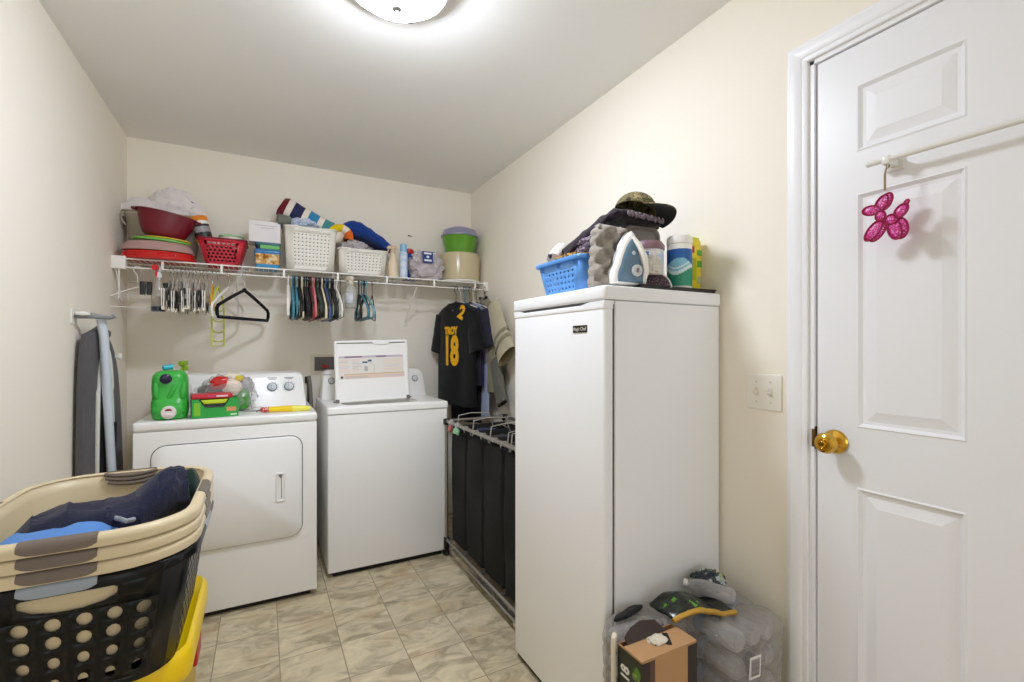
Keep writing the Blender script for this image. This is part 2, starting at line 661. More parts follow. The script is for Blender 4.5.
# ================================================================== CEILING LIGHT
t = thing('ceiling_light', 'round flush ceiling light with glowing white glass dome', 'lamp', (0.376, 1.490, CZ))
g = G()
g.lathe([(0.10, 0), (0.158, -0.001), (0.166, -0.012), (0.166, -0.036), (0.160, -0.042), (0.140, -0.040), (0.10, -0.034)], 48)
mat('bronze_metal', (70, 60, 48), rough=0.3, metal=0.9)
g.build('base_pan', mat('pan_white', (232, 230, 226), rough=0.4), t)
g = G()
pf = [(0.138, -0.032)]
for k in range(1, 13):
    a = PI / 2 * k / 12
    pf.append((max(0.138 * math.cos(a), 0.001), -0.032 - 0.076 * math.sin(a)))
g.lathe(pf, 48, cap0=False)
g.build('glass_dome', mat('lit_glass', (235, 242, 255), rough=0.3, emit=LAMP_STRENGTH), t)
g = G()
g.lathe([(0.001, -0.104), (0.015, -0.108), (0.0165, -0.113), (0.012, -0.118), (0.006, -0.121), (0.005, -0.127), (0.001, -0.130)], 20)
g.build('finial', mat('brushed_nickel', (150, 148, 144), rough=0.3, metal=0.9), t)
for k in range(3):
    a = math.radians(-62 + 120 * k)
    g = G()
    g.at((0.142 * math.cos(a), 0.142 * math.sin(a), -0.036), (0, 0, a))
    g.rbox((-0.012, -0.008, -0.014), (0.016, 0.008, 0.004), 0.004, 0.002)
    g.build('clip', _m['bronze_metal'], t)

# ================================================================== WALL DETAILS
t = thing('light_switch', 'white double light switch plate on wall beside door', 'light switch', (RX, 0.944, 1.108))
g = G()
g.M = Matrix.Rotation(-PI / 2, 4, 'Y')
g.rbox((-0.057, -0.058, 0), (0.057, 0.058, 0.006), 0.006, 0.004)
g.build('plate', mat('ivory_plastic', (240, 236, 228), rough=0.35), t)
for y in (0.024, -0.024):
    g = G()
    g.rbox((-0.0065, y - 0.007, -0.014), (-0.004, y + 0.007, 0.014), 0.001, 0.0005)
    g.M = Matrix.Translation((-0.005, y, 0.002)) @ Matrix.Rotation(math.radians(-22), 4, 'Y')
    g.rbox((-0.016, -0.0045, -0.004), (0.004, 0.0045, 0.004), 0.002, 0.0015)
    g.build('toggle', mat('toggle_plastic', (222, 215, 204), rough=0.35), t)
for y in (0.024, -0.024):
    for z in (0.032, -0.032):
        g = G()
        g.cyl((-0.0055, y, z), (-0.0072, y, z), 0.0032, n=10)
        g.build('screw', mat('screw_paint', (205, 200, 190), rough=0.4), t)

# bar on the door with the ornament
t = thing('towel_bar', 'white metal bar mounted across the white door', 'towel bar', (DX, 0.31, 1.718))
g = G()
g.tube([(-0.044, 0.325, 0.004), (-0.044, -0.31, -0.004)], 0.007, 12)
g.ball((-0.044, 0.325, 0.004), 0.0075)
g.build('bar', mat('bar_enamel', (226, 225, 220), rough=0.3, spec=0.6), t)
for y in (0.286, -0.27):
    g = G()
    g.rbox((-0.006, y - 0.02, -0.018), (0.0, y + 0.02, 0.022), 0.003, 0.002)
    g.rbox((-0.052, y - 0.009, -0.010), (-0.004, y + 0.009, 0.012), 0.004, 0.003)
    g.build('mount', _m['bar_enamel'], t)
glit = blotchy('pink_glitter', [(0.0, (196, 34, 128)), (0.42, (226, 84, 172)), (0.62, (150, 18, 96)), (0.8, (246, 176, 226))], 420, rough=0.35, kind='cells')
edge = plastic('dark_pink_outline', (150, 10, 70), 0.4)
t = thing('hanging_ornament', 'pink glitter balloon animal ornament hanging from the door bar', 'ornament', (DX - 0.056, 0.598, 1.53))
g = G()
# (y, z, half length, half width, angle)
lobes = [('head', 0.0255, 0.068, 0.0195, 0.012, 8), ('ear', 0.004, 0.080, 0.0215, 0.012, 118), ('ear', -0.005, 0.083, 0.0215, 0.013, 116), ('neck', 0.005, 0.0495, 0.012, 0.011, 100),
         ('front_leg', 0.021, 0.016, 0.028, 0.013, 128), ('front_leg', 0.012, 0.015, 0.029, 0.015, 122), ('body', -0.0175, 0.0355, 0.014, 0.012, 170), ('back_leg', -0.024, 0.010, 0.026, 0.014, 76),
         ('back_leg', -0.034, 0.011, 0.026, 0.017, 82), ('tail', -0.038, 0.0515, 0.018, 0.012, 128), ('tail_tip', -0.0485, 0.070, 0.006, 0.004, 125)]
for i, (nm, y, z, a, b, ang) in enumerate(lobes):
    for nme, grow, mm, dx in ((nm, 0, glit, 0), (nm + '_rim', 0.0016, edge, 0.004)):
        if nme.endswith('_rim'):
            continue
        g = G()
        g.M = Matrix.Translation((0.0015 * (i % 3), y, z)) @ Matrix.Rotation(math.radians(ang), 4, 'X') @ Matrix.Rotation(PI / 2, 4, 'Z')
        rings = []
        for k in range(9):
            s = -1 + 2 * k / 8
            rad = max(math.sqrt(max(0, 1 - s * s)), 0.05)
            rings.append([(s * a, 0.006 * rad * math.sin(2 * PI * q / 14), b * rad * math.cos(2 * PI * q / 14)) for q in range(14)])
        g.loft(rings)
        lob = g.build(nm, glit, t)
        g = G()
        g.M = Matrix.Translation((0.0015 * (i % 3), y, z)) @ Matrix.Rotation(math.radians(ang), 4, 'X') @ Matrix.Rotation(PI / 2, 4, 'Z')
        g.tube([(a * math.cos(2 * PI * q / 24), 0, b * math.sin(2 * PI * q / 24)) for q in range(24)], 0.0022, 6, closed=True)
        g.v = [p + Vector((-0.0035, 0, 0)) for p in g.v]
        g.build('outline', edge, lob)
g = G()
g.tube([(0, -0.004, 0.112), (0, -0.004, 0.150), (0.006, -0.004, 0.175), (0.012, -0.004, 0.196), (0.020, -0.004, 0.1965), (0.0215, -0.004, 0.185), (0.018, -0.004, 0.172), (0.006, -0.002, 0.166), (0, -0.002, 0.150), (0, -0.002, 0.112)], 0.0016, 6)
g.build('hanging_cord', mat('tan_cord', (150, 128, 92), rough=0.8), t)

# ================================================================== WIRE SHELF
SF, SB, SZ = 3.045, 3.338, 1.712
t = thing('wire_shelf', 'long white ventilated wire shelf mounted across the back wall', 'shelf', (0.37, 3.2, 1.706))
t.location = (0, 0, 0)
g = G()
x = LX + 0.02
while x < RX - 0.01:
    g.tube([(x, SB, SZ - 0.003), (x, SF, SZ - 0.003)], 0.0022, 5)
    x += 0.0254
g.build('deck_wires', M_WIRE, t)
for z, y in ((SZ - 0.006, SF), (1.661, SF)):
    g = G()
    g.tube([(LX + 0.006, y, z), (RX - 0.006, y, z)], 0.0042, 8)
    g.build('front_rail', M_WIRE, t)
for y in (3.19, SB):
    g = G()
    g.tube([(LX + 0.006, y, SZ - 0.0085), (RX - 0.006, y, SZ - 0.0085)], 0.0038, 8)
    g.build('support_rail', M_WIRE, t)
for x in (-0.47, -0.205, 0.106, 0.404, 0.703, 1.02, 1.32):
    g = G()
    g.rbox((x - 0.006, SF - 0.006, 1.657), (x + 0.006, SF + 0.002, SZ - 0.002), 0.002, 0.001)
    g.build('lip_clip', M_WIRE, t)
for x0, x1 in ((LX, LX + 0.058), (RX - 0.030, RX)):
    g = G()
    g.rbox((x0, SF - 0.012, 1.652), (x1, SF + 0.03, SZ + 0.006), 0.004, 0.003)
    g.build('end_bracket', M_WIRE, t)
for x in (-0.13, 0.905):
    g = G()
    g.tube([(x, SF, 1.661), (x - 0.002, SF + 0.012, 1.652), (x - 0.004, BY - 0.012, 1.44), (x - 0.004, BY - 0.006, 1.425)], 0.0048, 8)
    g.rbox((x - 0.014, BY - 0.008, 1.405), (x + 0.008, BY, 1.455), 0.003, 0.002)
    g.build('brace', M_WIRE, t)
g = G()
g.tube([(LX + 0.012, SF + 0.02, 1.655), (LX + 0.008, 3.2, 1.50)], 0.0045, 8)
g.tube([(LX + 0.030, SF + 0.0, 1.655), (LX + 0.030, SF + 0.0, 1.50)], 0.003, 8)
g.build('brace', M_WIRE, t)
g = G()
for k in range(7):
    xx = LX + 0.1 + k * 0.32
    g.rbox((xx - 0.008, SB - 0.002, SZ - 0.02), (xx + 0.008, BY, SZ + 0.006), 0.002, 0.001)
g.build('wall_clips', M_WIRE, t)
g = G()
g.cyl((0.93, BY - 0.006, 2.060), (0.934, BY, 2.058), 0.006, 0.003, n=8)
g.tube([(0.925, BY - 0.004, 2.063), (0.935, BY - 0.012, 2.058), (0.955, BY - 0.006, 2.055)], 0.002, 6)
tag(g.build('nail', mat('dark_nail', (60, 52, 46), rough=0.5)), 'small dark bent nail in the bare wall above the shelf', 'nail')

# ================================================================== ON THE SHELF
Z0 = SZ + 0.0005


def oval_bowl(g, hx, hy, h, base=0.62, wall=0.003, rim=0.008, n=40):
    pr_o = [(base * 0.9, 0), (base, 0.004)]
    for k in range(1, 9):
        s = k / 8
        pr_o.append((base + (1 - base) * s ** 0.75, 0.004 + (h - 0.004) * s))
    rings = []
    for r, z in pr_o:
        rings.append([(hx * r * math.cos(2 * PI * k / n), hy * r * math.sin(2 * PI * k / n), z) for k in range(n)])
    e = rim / hx
    for dr, dz in ((e, 0.001), (e * 1.2, -0.004), (e * 1.2, -0.008)):
        pass
    for dr, dz in ((e, -0.003), (e * 1.1, 0.002), (e * 0.5, 0.004), (-0.012, 0.002)):
        rings.append([(hx * (1 + dr) * math.cos(2 * PI * k / n), hy * (1 + dr) * math.sin(2 * PI * k / n), h + dz) for k in range(n)])
    for r, z in reversed(pr_o):
        r2 = r - wall / hx
        rings.append([(hx * r2 * math.cos(2 * PI * k / n), hy * r2 * math.sin(2 * PI * k / n), max(z, 0.004)) for k in range(n)])
    g.loft(rings)


# -- red basin upside down, then a clear bowl, a green lid and a yellow lid, maroon bowl, tub, towel
t = thing('red_basin', 'bright red plastic basin upside down at the left end of the wire shelf', 'basin', (-0.494, 3.11, Z0))
g = G()
g.lathe([(0.164, 0.0), (0.168, 0.004), (0.168, 0.012), (0.160, 0.018), (0.156, 0.036), (0.150, 0.042), (0.05, 0.044)], 48, sy=0.62)
g.build('body', plastic('red_plastic', (198, 26, 22), 0.3), t)
g = G()
for k in range(5):
    a = math.radians(-150 + 30 * k)
    g.at((0.163 * math.cos(a), 0.163 * 0.62 * math.sin(a), 0.02), (0, 0, math.atan2(math.sin(a) / 0.62, math.cos(a))))
    g.rbox((-0.004, -0.004, -0.012), (0.003, 0.004, 0.012), 0.002, 0.001)
g.build('ribs', _m['red_plastic'], t)

t = thing('clear_bowl', 'pinkish clear bowl upside down on the red basin', 'bowl', (-0.496, 3.11, Z0 + 0.0455))
g = G()
g.lathe([(0.158, 0.0), (0.162, 0.003), (0.158, 0.010), (0.152, 0.028), (0.138, 0.046), (0.120, 0.052), (0.02, 0.053)], 48, sy=0.62)
g.build('body', mat('rosy_clear_plastic', (186, 150, 146), rough=0.2, alpha=0.9), t)
t = thing('green_lid', 'flat lime green plastic lid lying under the maroon bowl', 'plate', (-0.485, 3.11, Z0 + 0.100))
g = G()
g.lathe([(0.02, 0), (0.122, 0.0), (0.128, 0.004), (0.128, 0.010), (0.120, 0.013), (0.02, 0.012)], 40, sy=0.66)
g.build('disc', plastic('lime_green_plastic', (120, 190, 84), 0.35), t)
t.rotation_euler = (0, math.radians(3), 0)
t = thing('yellow_lid', 'thin yellow plastic lid between green lid and maroon bowl', 'plate', (-0.455, 3.105, Z0 + 0.1135))
g = G()
g.lathe([(0.02, 0), (0.100, 0.0), (0.104, 0.003), (0.104, 0.006), (0.02, 0.007)], 40, sy=0.7)
g.build('disc', plastic('golden_yellow_plastic', (226, 190, 60), 0.35), t)
t.rotation_euler = (0, math.radians(4), 0)

t = thing('maroon_bowl', 'deep maroon plastic bowl tilted to the right on stacked lids', 'bowl', (-0.478, 3.11, Z0 + 0.128), (0, math.radians(9.5), 0))
g = G()
oval_bowl(g, 0.135, 0.085, 0.125, base=0.66)
g.build('body', plastic('maroon_plastic', (112, 14, 34), 0.3), t)
g = G()
for sg in (-1, 1):
    g.rbox((sg * 0.145 - 0.012, -0.022, 0.114), (sg * 0.145 + 0.012, 0.022, 0.126), 0.008, 0.004)
g.build('grip', _m['maroon_plastic'], t)

t = thing('plastic_tub', 'greyish translucent tub holding a white towel behind the maroon bowl', 'tub', (-0.490, 3.262, Z0))
g = G()
rg = []
for s in range(9):
    k = s / 8
    rg.append([(x, y + 0.012 * (1 - k), 0.275 * k) for x, y in ring(0.27 + 0.085 * k, 0.070 + 0.055 * k, 0.03, 6)])
rg.append([(x, y, 0.278) for x, y in ring(0.372, 0.142, 0.036, 6)])
rg.append([(x, y, 0.283) for x, y in ring(0.372, 0.142, 0.036, 6)])
g.loft(rg, cap0=True, cap1=False)
g.build('body', mat('smoky_tub_plastic', (176, 166, 148), rough=0.3), t, solid=0.003)
g = G()
pts = []
for k in range(14):
    a = -1.2 + 2.4 * k / 13
    pts.append((-0.193 - 0.012 * math.cos(a * 1.2), -0.03 + 0.0 * k, 0.255 + 0.03 * math.sin(a) - 0.03))
g.tube([(-0.174, -0.055, 0.272), (-0.186, -0.062, 0.255), (-0.182, -0.060, 0.225), (-0.166, -0.050, 0.200)], 0.005, 8)
g.build('handle', _m['smoky_tub_plastic'], t)

g = G()
heap(g, (-0.09, 0, 0.02), (0.125, 0.048, 0.075), seed=3, amp=0.35, fold=9, flat=-0.5)
heap(g, (0.055, 0, 0.06), (0.115, 0.050, 0.105), seed=5, amp=0.38, fold=9, flat=-0.6)
heap(g, (0.15, 0, 0.035), (0.06, 0.045, 0.07), seed=8, amp=0.3, fold=8, flat=-0.5)
heap(g, (0.02, -0.005, 0.0), (0.16, 0.046, 0.045), seed=9, amp=0.3, fold=8, flat=-0.6)
o = g.build('white_towel', cloth('white_terry', (232, 226, 226), 0.04), loc=(-0.500, 3.262, Z0 + 0.268))
tag(o, 'white towel crumpled on top of the tub at the left end of shelf', 'towel')


# -- baskets with real holes
def wall_ring(W0, D0, W1, D1, r, h, z0=0.0, bow=0.0, n=240):
    """fn(u,v): perimeter of a rounded rectangle that widens upward."""
    base = ring(1.0, 1.0, 0.0001, 1)

    def pts(W, D):
        p = ring(W, D, r, 6)
        p = p[len(p) - 4:] + p[:-4] if False else p
        d = [0]
        for i in range(len(p)):
            a, b = p[i], p[(i + 1) % len(p)]
            d.append(d[-1] + math.hypot(b[0] - a[0], b[1] - a[1]))
        return p, d
    A, B = pts(W0, D0), pts(W1, D1)

    def ev(P, u):
        p, d = P
        s = (u % 1.0) * d[-1]
        lo, hi = 0, len(p)
        while hi - lo > 1:
            m = (lo + hi) // 2
            if d[m] <= s:
                lo = m
            else:
                hi = m
        f = (s - d[lo]) / max(d[lo + 1] - d[lo], 1e-9)
        a, b = p[lo % len(p)], p[(lo + 1) % len(p)]
        return a[0] + (b[0] - a[0]) * f, a[1] + (b[1] - a[1]) * f

    def fn(u, v):
        a, b = ev(A, u), ev(B, u)
        return (a[0] + (b[0] - a[0]) * v, a[1] + (b[1] - a[1]) * v, z0 + h * v)
    # u ranges of the four straight sides: top(+y) goes -x, left(-x), bottom(-y), right(+x)
    p, d = A
    L = d[-1]
    q = 7
    sides = {}
    for i, nm in enumerate(('back', 'left', 'front', 'right')):
        k0 = q * i + 6
        k1 = q * (i + 1)
        sides[nm] = (d[k0] / L, d[min(k1, len(d) - 1)] / L if i < 3 else 1.0)
    return fn, sides


def side_cells(u0, u1, v0, v1, nu, nv, hu, hv, stagger=False):
    out = []
    for j in range(nv):
        a, b = v0 + (v1 - v0) * j / nv, v0 + (v1 - v0) * (j + 1) / nv
        if stagger and j % 2:
            w = (u1 - u0) / nu
            out.append((u0, u0 + w / 2, a, b, None))
            for i in range(nu - 1):
                out.append((u0 + w * (i + 0.5), u0 + w * (i + 1.5), a, b, (hu, hv)))
            out.append((u1 - w / 2, u1, a, b, None))
        else:
            for i in range(nu):
                out.append((u0 + (u1 - u0) * i / nu, u0 + (u1 - u0) * (i + 1) / nu, a, b, (hu, hv)))
    return out


def holed_basket(t, W0, D0, W1, D1, r, h, m, spec, v0=0.12, v1=0.86, hn=8, margin=0.06, thick=0.0022, rim=0.007, rim_m=None, dip=0.0, stagger=False, hsize=(0.3, 0.3)):
    fn, sides = wall_ring(W0, D0, W1, D1, r, h)
    g = G()
    names = ('back', 'left', 'front', 'right')
    us = []
    for nm in names:
        a, b = sides[nm]
        L = b - a
        us.append((a + L * margin, b - L * margin, nm))
    full = []
    prev = us[-1][1] - 1.0
    for a, b, nm in us:
        full.append((prev, a, 0, 1, None))
        full.append((a, b, 0, v0, None))
        full.append((a, b, v1, 1, None))
        nu, nv = spec[nm]
        full += side_cells(a, b, v0, v1, nu, nv, hsize[0], hsize[1], stagger)
        prev = b
    g.holes(fn, full, n=hn)
    N = 56
    # floor
    b = ring(W0, D0, r, 6)
    g.add([(x, y, 0) for x, y in b], [tuple(range(len(b)))])
    body = g.build('body', m, t, solid=thick, weld=True, sharp=35)
    # rim
    g = G()
    rr = []
    for k in range(9):
        pass
    for d0, z in ((0.0, h - rim), (rim * 0.7, h - rim), (rim, h - rim * 0.4), (rim * 0.8, h + 0.001), (0.0005, h + 0.0015), (-0.002, h - 0.001)):
        row = []
        for x, y in ring(W1 + 2 * d0, D1 + 2 * d0, r + d0, 6):
            row.append((x, y, z))
        # refine straight runs so the grip dip can bend
        fine = []
        for i in range(len(row)):
            p, q = row[i], row[(i + 1) % len(row)]
            m_ = max(1, int(math.hypot(q[0] - p[0], q[1] - p[1]) / 0.012)) if not fine or True else 1
            fine.append((p, q))
        rr.append((row, z))
    # equal counts per ring: resample by side
    rings2 = []
    for d0, z in ((0.0, h - rim), (rim * 0.7, h - rim), (rim, h - rim * 0.4), (rim * 0.8, h + 0.001), (0.0005, h + 0.0015), (-0.002, h - 0.001)):
        f2, _ = wall_ring(W1 + 2 * d0, D1 + 2 * d0, W1 + 2 * d0, D1 + 2 * d0, r + d0, 0.0)
        row = []
        for k in range(120):
            x, y, _z = f2(k / 120, 0)
            dz = 0
            if dip and y < 0:
                dz = -dip * max(0, math.cos(min(1, abs(x) / (W1 * 0.24)) * PI / 2)) ** 1.0
            row.append((x, y, z + dz))
        rings2.append(row)
    rings2.append(rings2[0])
    g.loft(rings2, False, False)
    g.build('rim', rim_m or m, t, sharp=50)
    return body


BSK = plastic('basket_white', (233, 229, 220), 0.4)
RED = plastic('crimson_plastic', (196, 40, 58), 0.38)
t = thing('storage_basket', 'small crimson plastic basket with round holes on the shelf', 'basket', (-0.204, 3.18, Z0))
holed_basket(t, 0.158, 0.19, 0.236, 0.24, 0.02, 0.147, RED, {'front': (7, 6), 'back': (7, 6), 'left': (6, 6), 'right': (6, 6)}, hsize=(0.36, 0.33), stagger=True, v0=0.10, v1=0.86, margin=-0.02,
             rim=0.006, rim_m=plastic('dark_crimson_plastic', (118, 22, 36), 0.35))
t = thing('storage_basket', 'tall white perforated basket holding the striped towel', 'basket', (0.255, 3.185, Z0))
holed_basket(t, 0.262, 0.22, 0.292, 0.25, 0.03, 0.262, BSK, {'front': (10, 9), 'back': (10, 9), 'left': (8, 9), 'right': (8, 9)}, hsize=(0.17, 0.15), v0=0.12, v1=0.86, dip=0.018, margin=0.02)
t = thing('storage_basket', 'low white perforated basket under the blue jacket', 'basket', (0.563, 3.185, Z0))
holed_basket(t, 0.275, 0.22, 0.298, 0.25, 0.03, 0.160, BSK, {'front': (10, 6), 'back': (10, 6), 'left': (8, 6), 'right': (8, 6)}, hsize=(0.17, 0.16), v0=0.14, v1=0.84, dip=0.012, margin=0.02)
for lab, rgb, cxx, cyy, sx_, sy_, hz in (('dark folded cloth filling the crimson basket, seen through its holes', (58, 40, 42), -0.204, 3.18, 0.072, 0.088, 0.055),
                                         ('dark folded laundry filling the tall white basket, seen through its holes', (70, 66, 66), 0.255, 3.185, 0.125, 0.104, 0.122),
                                         ('dark folded laundry filling the low white basket, seen through its holes', (72, 70, 74), 0.563, 3.185, 0.131, 0.104, 0.068)):
    g = G()
    heap(g, (0, 0, 0), (sx_, sy_, hz), seed=120 + sx_ * 100, amp=0.05, fold=6, power=0.35, nu=40, nv=20)
    tag(g.build('folded_cloth', cloth('fill_%d' % rgb[2], rgb)), lab, 'cloth').location = (cxx, cyy, Z0 + 0.006 + hz)

# -- in the crimson basket
t = thing('plastic_tub', 'small white tub with orange lid and black label leaning in red basket', 'tub', (-0.284, 3.14, Z0 + 0.115), (0, math.radians(-15), 0))
g = G()
g.lathe([(0.036, 0), (0.039, 0.003), (0.042, 0.125), (0.041, 0.13)], 28)
g.build('body', M_WHITE, t)
g = G()
g.lathe([(0.0412, 0.038), (0.0418, 0.10), (0.0424, 0.108), (0.0422, 0.111)], 28, cap0=False, cap1=False)
g.build('black_label', plastic('label_black', (34, 32, 36), 0.45), t)
g = G()
g.lathe([(0.0419, 0.066), (0.0431, 0.098)], 28, cap0=False, cap1=False)
g.build('grey_panel', plastic('label_grey', (150, 146, 150), 0.45), t)
g = G()
g.lathe([(0.0396, 0.012), (0.0413, 0.038)], 28, cap0=False, cap1=False)
g.build('yellow_label', plastic('label_yellow', (224, 168, 24), 0.45), t)
g = G()
g.lathe([(0.040, 0.13), (0.0445, 0.13), (0.0450, 0.152), (0.041, 0.158), (0.005, 0.158)], 32)
g.build('lid', plastic('orange_plastic', (226, 132, 32), 0.35), t)
t = thing('round_container', 'white round container with green rim lying in the red basket', 'container', (-0.165, 3.17, Z0 + 0.055))
g = G()
g.lathe([(0.045, 0), (0.05, 0.004), (0.060, 0.112), (0.060, 0.117)], 32)
g.build('body', plastic('cream_white_plastic', (232, 226, 216), 0.4), t)
g = G()
g.lathe([(0.059, 0.116), (0.0635, 0.116), (0.0635, 0.124), (0.06, 0.127), (0.005, 0.127)], 32)
g.build('lid', plastic('pale_green_plastic', (150, 200, 140), 0.4), t)

# -- stacked boxes
t = thing('food_container', 'blue lidded container with brown food label on shelf, beside red basket', 'container', (0.021, 3.16, Z0))
g = G()
g.loft([[(x, y, z) for x, y in ring(W, D, 0.014, 4)] for W, D, z in ((0.122, 0.12, 0), (0.126, 0.124, 0.004), (0.134, 0.132, 0.092))])
g.build('body', plastic('sky_blue_plastic', (58, 148, 200), 0.3), t)
g = G()
g.rbox((-0.070, -0.070, 0.090), (0.070, 0.070, 0.107), 0.016, 0.005)
g.rbox((-0.066, -0.066, 0.107), (0.066, 0.066, 0.113), 0.014, 0.003)
g.build('lid', plastic('royal_blue_lid', (62, 126, 186), 0.3), t)
g = G()
g.grid(lambda u, v: (-0.061 + 0.122 * u, -0.0635 - 0.0035 * v, 0.026 + 0.06 * v), 12, 4)
g.build('picture_label', blotchy('food_picture', [(0, (150, 92, 40)), (0.42, (206, 158, 88)), (0.56, (226, 206, 172)), (0.66, (176, 116, 52))], 34), t)
t = thing('food_container', 'shallow teal lidded container with green label, middle of the box stack', 'container', (0.024, 3.16, Z0 + 0.1135))
g = G()
g.loft([[(x, y, z) for x, y in ring(W, D, 0.012, 4)] for W, D, z in ((0.116, 0.116, 0), (0.126, 0.126, 0.026))])
g.build('body', plastic('deep_navy_plastic', (32, 52, 72), 0.35), t)
g = G()
g.rbox((-0.068, -0.066, 0.026), (0.068, 0.066, 0.038), 0.014, 0.004)
g.build('lid', plastic('teal_lid', (52, 110, 130), 0.35), t)
g = G()
g.grid(lambda u, v: (-0.040 + 0.10 * u, -0.0590 - 0.0050 * v, 0.003 + 0.021 * v), 4, 2)
g.build('green_label', plastic('label_green', (112, 190, 104), 0.4), t)
t = thing('carton', 'plain white carton standing on top of the lidded containers', 'box', (0.007, 3.165, Z0 + 0.1525))
g = G()
g.rbox((-0.082, -0.075, 0), (0.082, 0.075, 0.122), 0.002, 0.0015)
g.build('body', mat('white_card', (226, 222, 224), rough=0.6), t)
g = G()
for i, (a, b) in enumerate(((-0.05, 0.06), (-0.02, 0.05))):
    g.box((a, -0.0757, 0.094 - 0.014 * i), (b, -0.075, 0.098 - 0.014 * i))
g.build('printed_lines', mat('faint_print', (190, 186, 190), rough=0.6), t)

# -- striped towel, over the tall basket
STR = [cloth('stripe_maroon', (112, 24, 40)), cloth('stripe_cream', (228, 220, 206), 0.05), cloth('stripe_navy', (46, 48, 84)), cloth('stripe_blue', (52, 132, 176)),
       cloth('stripe_teal', (70, 140, 146)), cloth('stripe_yellow', (228, 196, 28)), cloth('stripe_orange', (218, 104, 32))]
seq = [(0.085, 0), (0.17, 1), (0.315, 2), (0.40, 1), (0.545, 3), (0.63, 1), (0.79, 4), (1.01, 1)]


def stripe(u):
    for e, i in seq:
        if u < e:
            return i
    return 1


g = G()


def slab(u, v):
    # v runs round the folded thickness
    a = 2 * PI * v
    y, zz = 0.085 * math.cos(a), 0.058 * math.sin(a)
    y = math.copysign(abs(y / 0.085) ** 0.6, y) * 0.085
    zz = math.copysign(abs(zz / 0.058) ** 0.6, zz) * 0.058
    x = -0.168 + 0.36 * u
    z = 0.128 - 0.158 * u - 0.03 * math.sin(PI * u) * 0.4
    wob = 0.006 * fbm((u * 4, math.cos(a), math.sin(a)), 3, 1.6)
    end = 1 - 0.25 * max(0, (abs(u - 0.5) - 0.42) / 0.08)
    return (x + 0.45 * zz + wob, y * end + wob, z + zz * end + wob * 1.5)


g.grid(slab, 60, 28, mi=lambda u, v: stripe(u))
towel = tag(g.build('striped_towel', STR, loc=(0.262, 3.20, Z0 + 0.275), weld=True, sharp=70), 'folded towel with maroon, navy, blue and teal stripes on white basket', 'towel')
g = G()
heap(g, (0, 0, 0), (0.115, 0.085, 0.045), seed=21, amp=0.35, fold=8, flat=-0.7)
tag(g.build('patterned_cloth', blotchy('pale_blue_pattern', [(0, (198, 208, 226)), (0.45, (168, 184, 214)), (0.56, (214, 220, 232)), (0.68, (72, 84, 120))], 42),
            loc=(0.205, 3.17, Z0 + 0.287)), 'pale blue patterned cloth bunched under the striped towel', 'cloth')
g = G()
g.M = Matrix.Rotation(math.radians(15), 4, 'Z') @ Matrix.Rotation(PI / 2, 4, 'Y')
g.lathe([(0.008, -0.035), (0.028, -0.035), (0.030, -0.03), (0.030, 0.03), (0.026, 0.035), (0.008, 0.035)], 20)
tag(g.build('grey_cloth_roll', cloth('sage_grey_cloth', (116, 120, 112)), loc=(0.108, 3.10, Z0 + 0.296)), 'grey rolled cloth poking out at the left edge of the tall white basket', 'cloth')

# -- yellow and orange towel end and blue jacket over the low basket
g = G()


def curl(u, v):
    a = 2 * PI * v
    ang = math.radians(150 - 165 * u)
    R = 0.056
    px, pz = R * math.cos(ang), R * math.sin(ang)
    th = 0.026 * math.cos(a)
    th = math.copysign(abs(th / 0.026) ** 0.6, th) * 0.026
    y = 0.07 * math.copysign(abs(math.sin(a)) ** 0.6, math.sin(a))
    wob = 0.004 * fbm((u * 5, math.cos(a) + 3, math.sin(a)), 3, 1.5)
    return (px + th * math.cos(ang) + wob, y + wob, pz + th * math.sin(ang) + wob)


g.grid(curl, 40, 24, mi=lambda u, v: 5 if u < 0.45 else (1 if u < 0.68 else 6))
tag(g.build('beach_towel', STR, loc=(0.428, 3.16, Z0 + 0.236), weld=True, sharp=70), 'curled towel end in yellow, white and orange between the white baskets', 'towel')
g = G()


def jacket(u, v):
    a = 2 * PI * v
    pts = [(-0.135, 0.108), (-0.085, 0.098), (-0.02, 0.082), (0.05, 0.044), (0.12, 0.008), (0.172, -0.012)]
    s = u * (len(pts) - 1)
    i = min(int(s), len(pts) - 2)
    f = s - i
    x = pts[i][0] + (pts[i + 1][0] - pts[i][0]) * f
    z = pts[i][1] + (pts[i + 1][1] - pts[i][1]) * f
    tk = 0.012 + 0.040 * min(1, u * 5) * (1 - 0.55 * max(0, u - 0.35) / 0.65) * (1 - max(0, u - 0.93) / 0.07 * 0.7)
    y = 0.095 * math.copysign(abs(math.cos(a)) ** 0.7, math.cos(a))
    zz = tk * math.copysign(abs(math.sin(a)) ** 0.7, math.sin(a))
    wob = 0.013 * (ridge((u * 4, y * 14, 4 + math.sin(a)), 1.0, 3) - 0.6)
    return (x + wob * 0.3, y * (0.75 + 0.25 * math.sin(PI * u)), z + zz + wob)


g.grid(jacket, 48, 28)
tag(g.build('blue_jacket', cloth('royal_blue_cloth', (28, 58, 128), 0.2), loc=(0.588, 3.18, Z0 + 0.21), weld=True, sharp=80), 'royal blue jacket folded over the low white basket', 'jacket')
g = G()
heap(g, (0, 0, 0), (0.085, 0.08, 0.05), seed=14, amp=0.45, fold=12, flat=-0.7)
tag(g.build('crumpled_bag', film('clear_film', (226, 222, 226), 0.42), loc=(0.52, 3.15, Z0 + 0.172)), 'crumpled clear plastic bag in the low white basket', 'plastic bag')


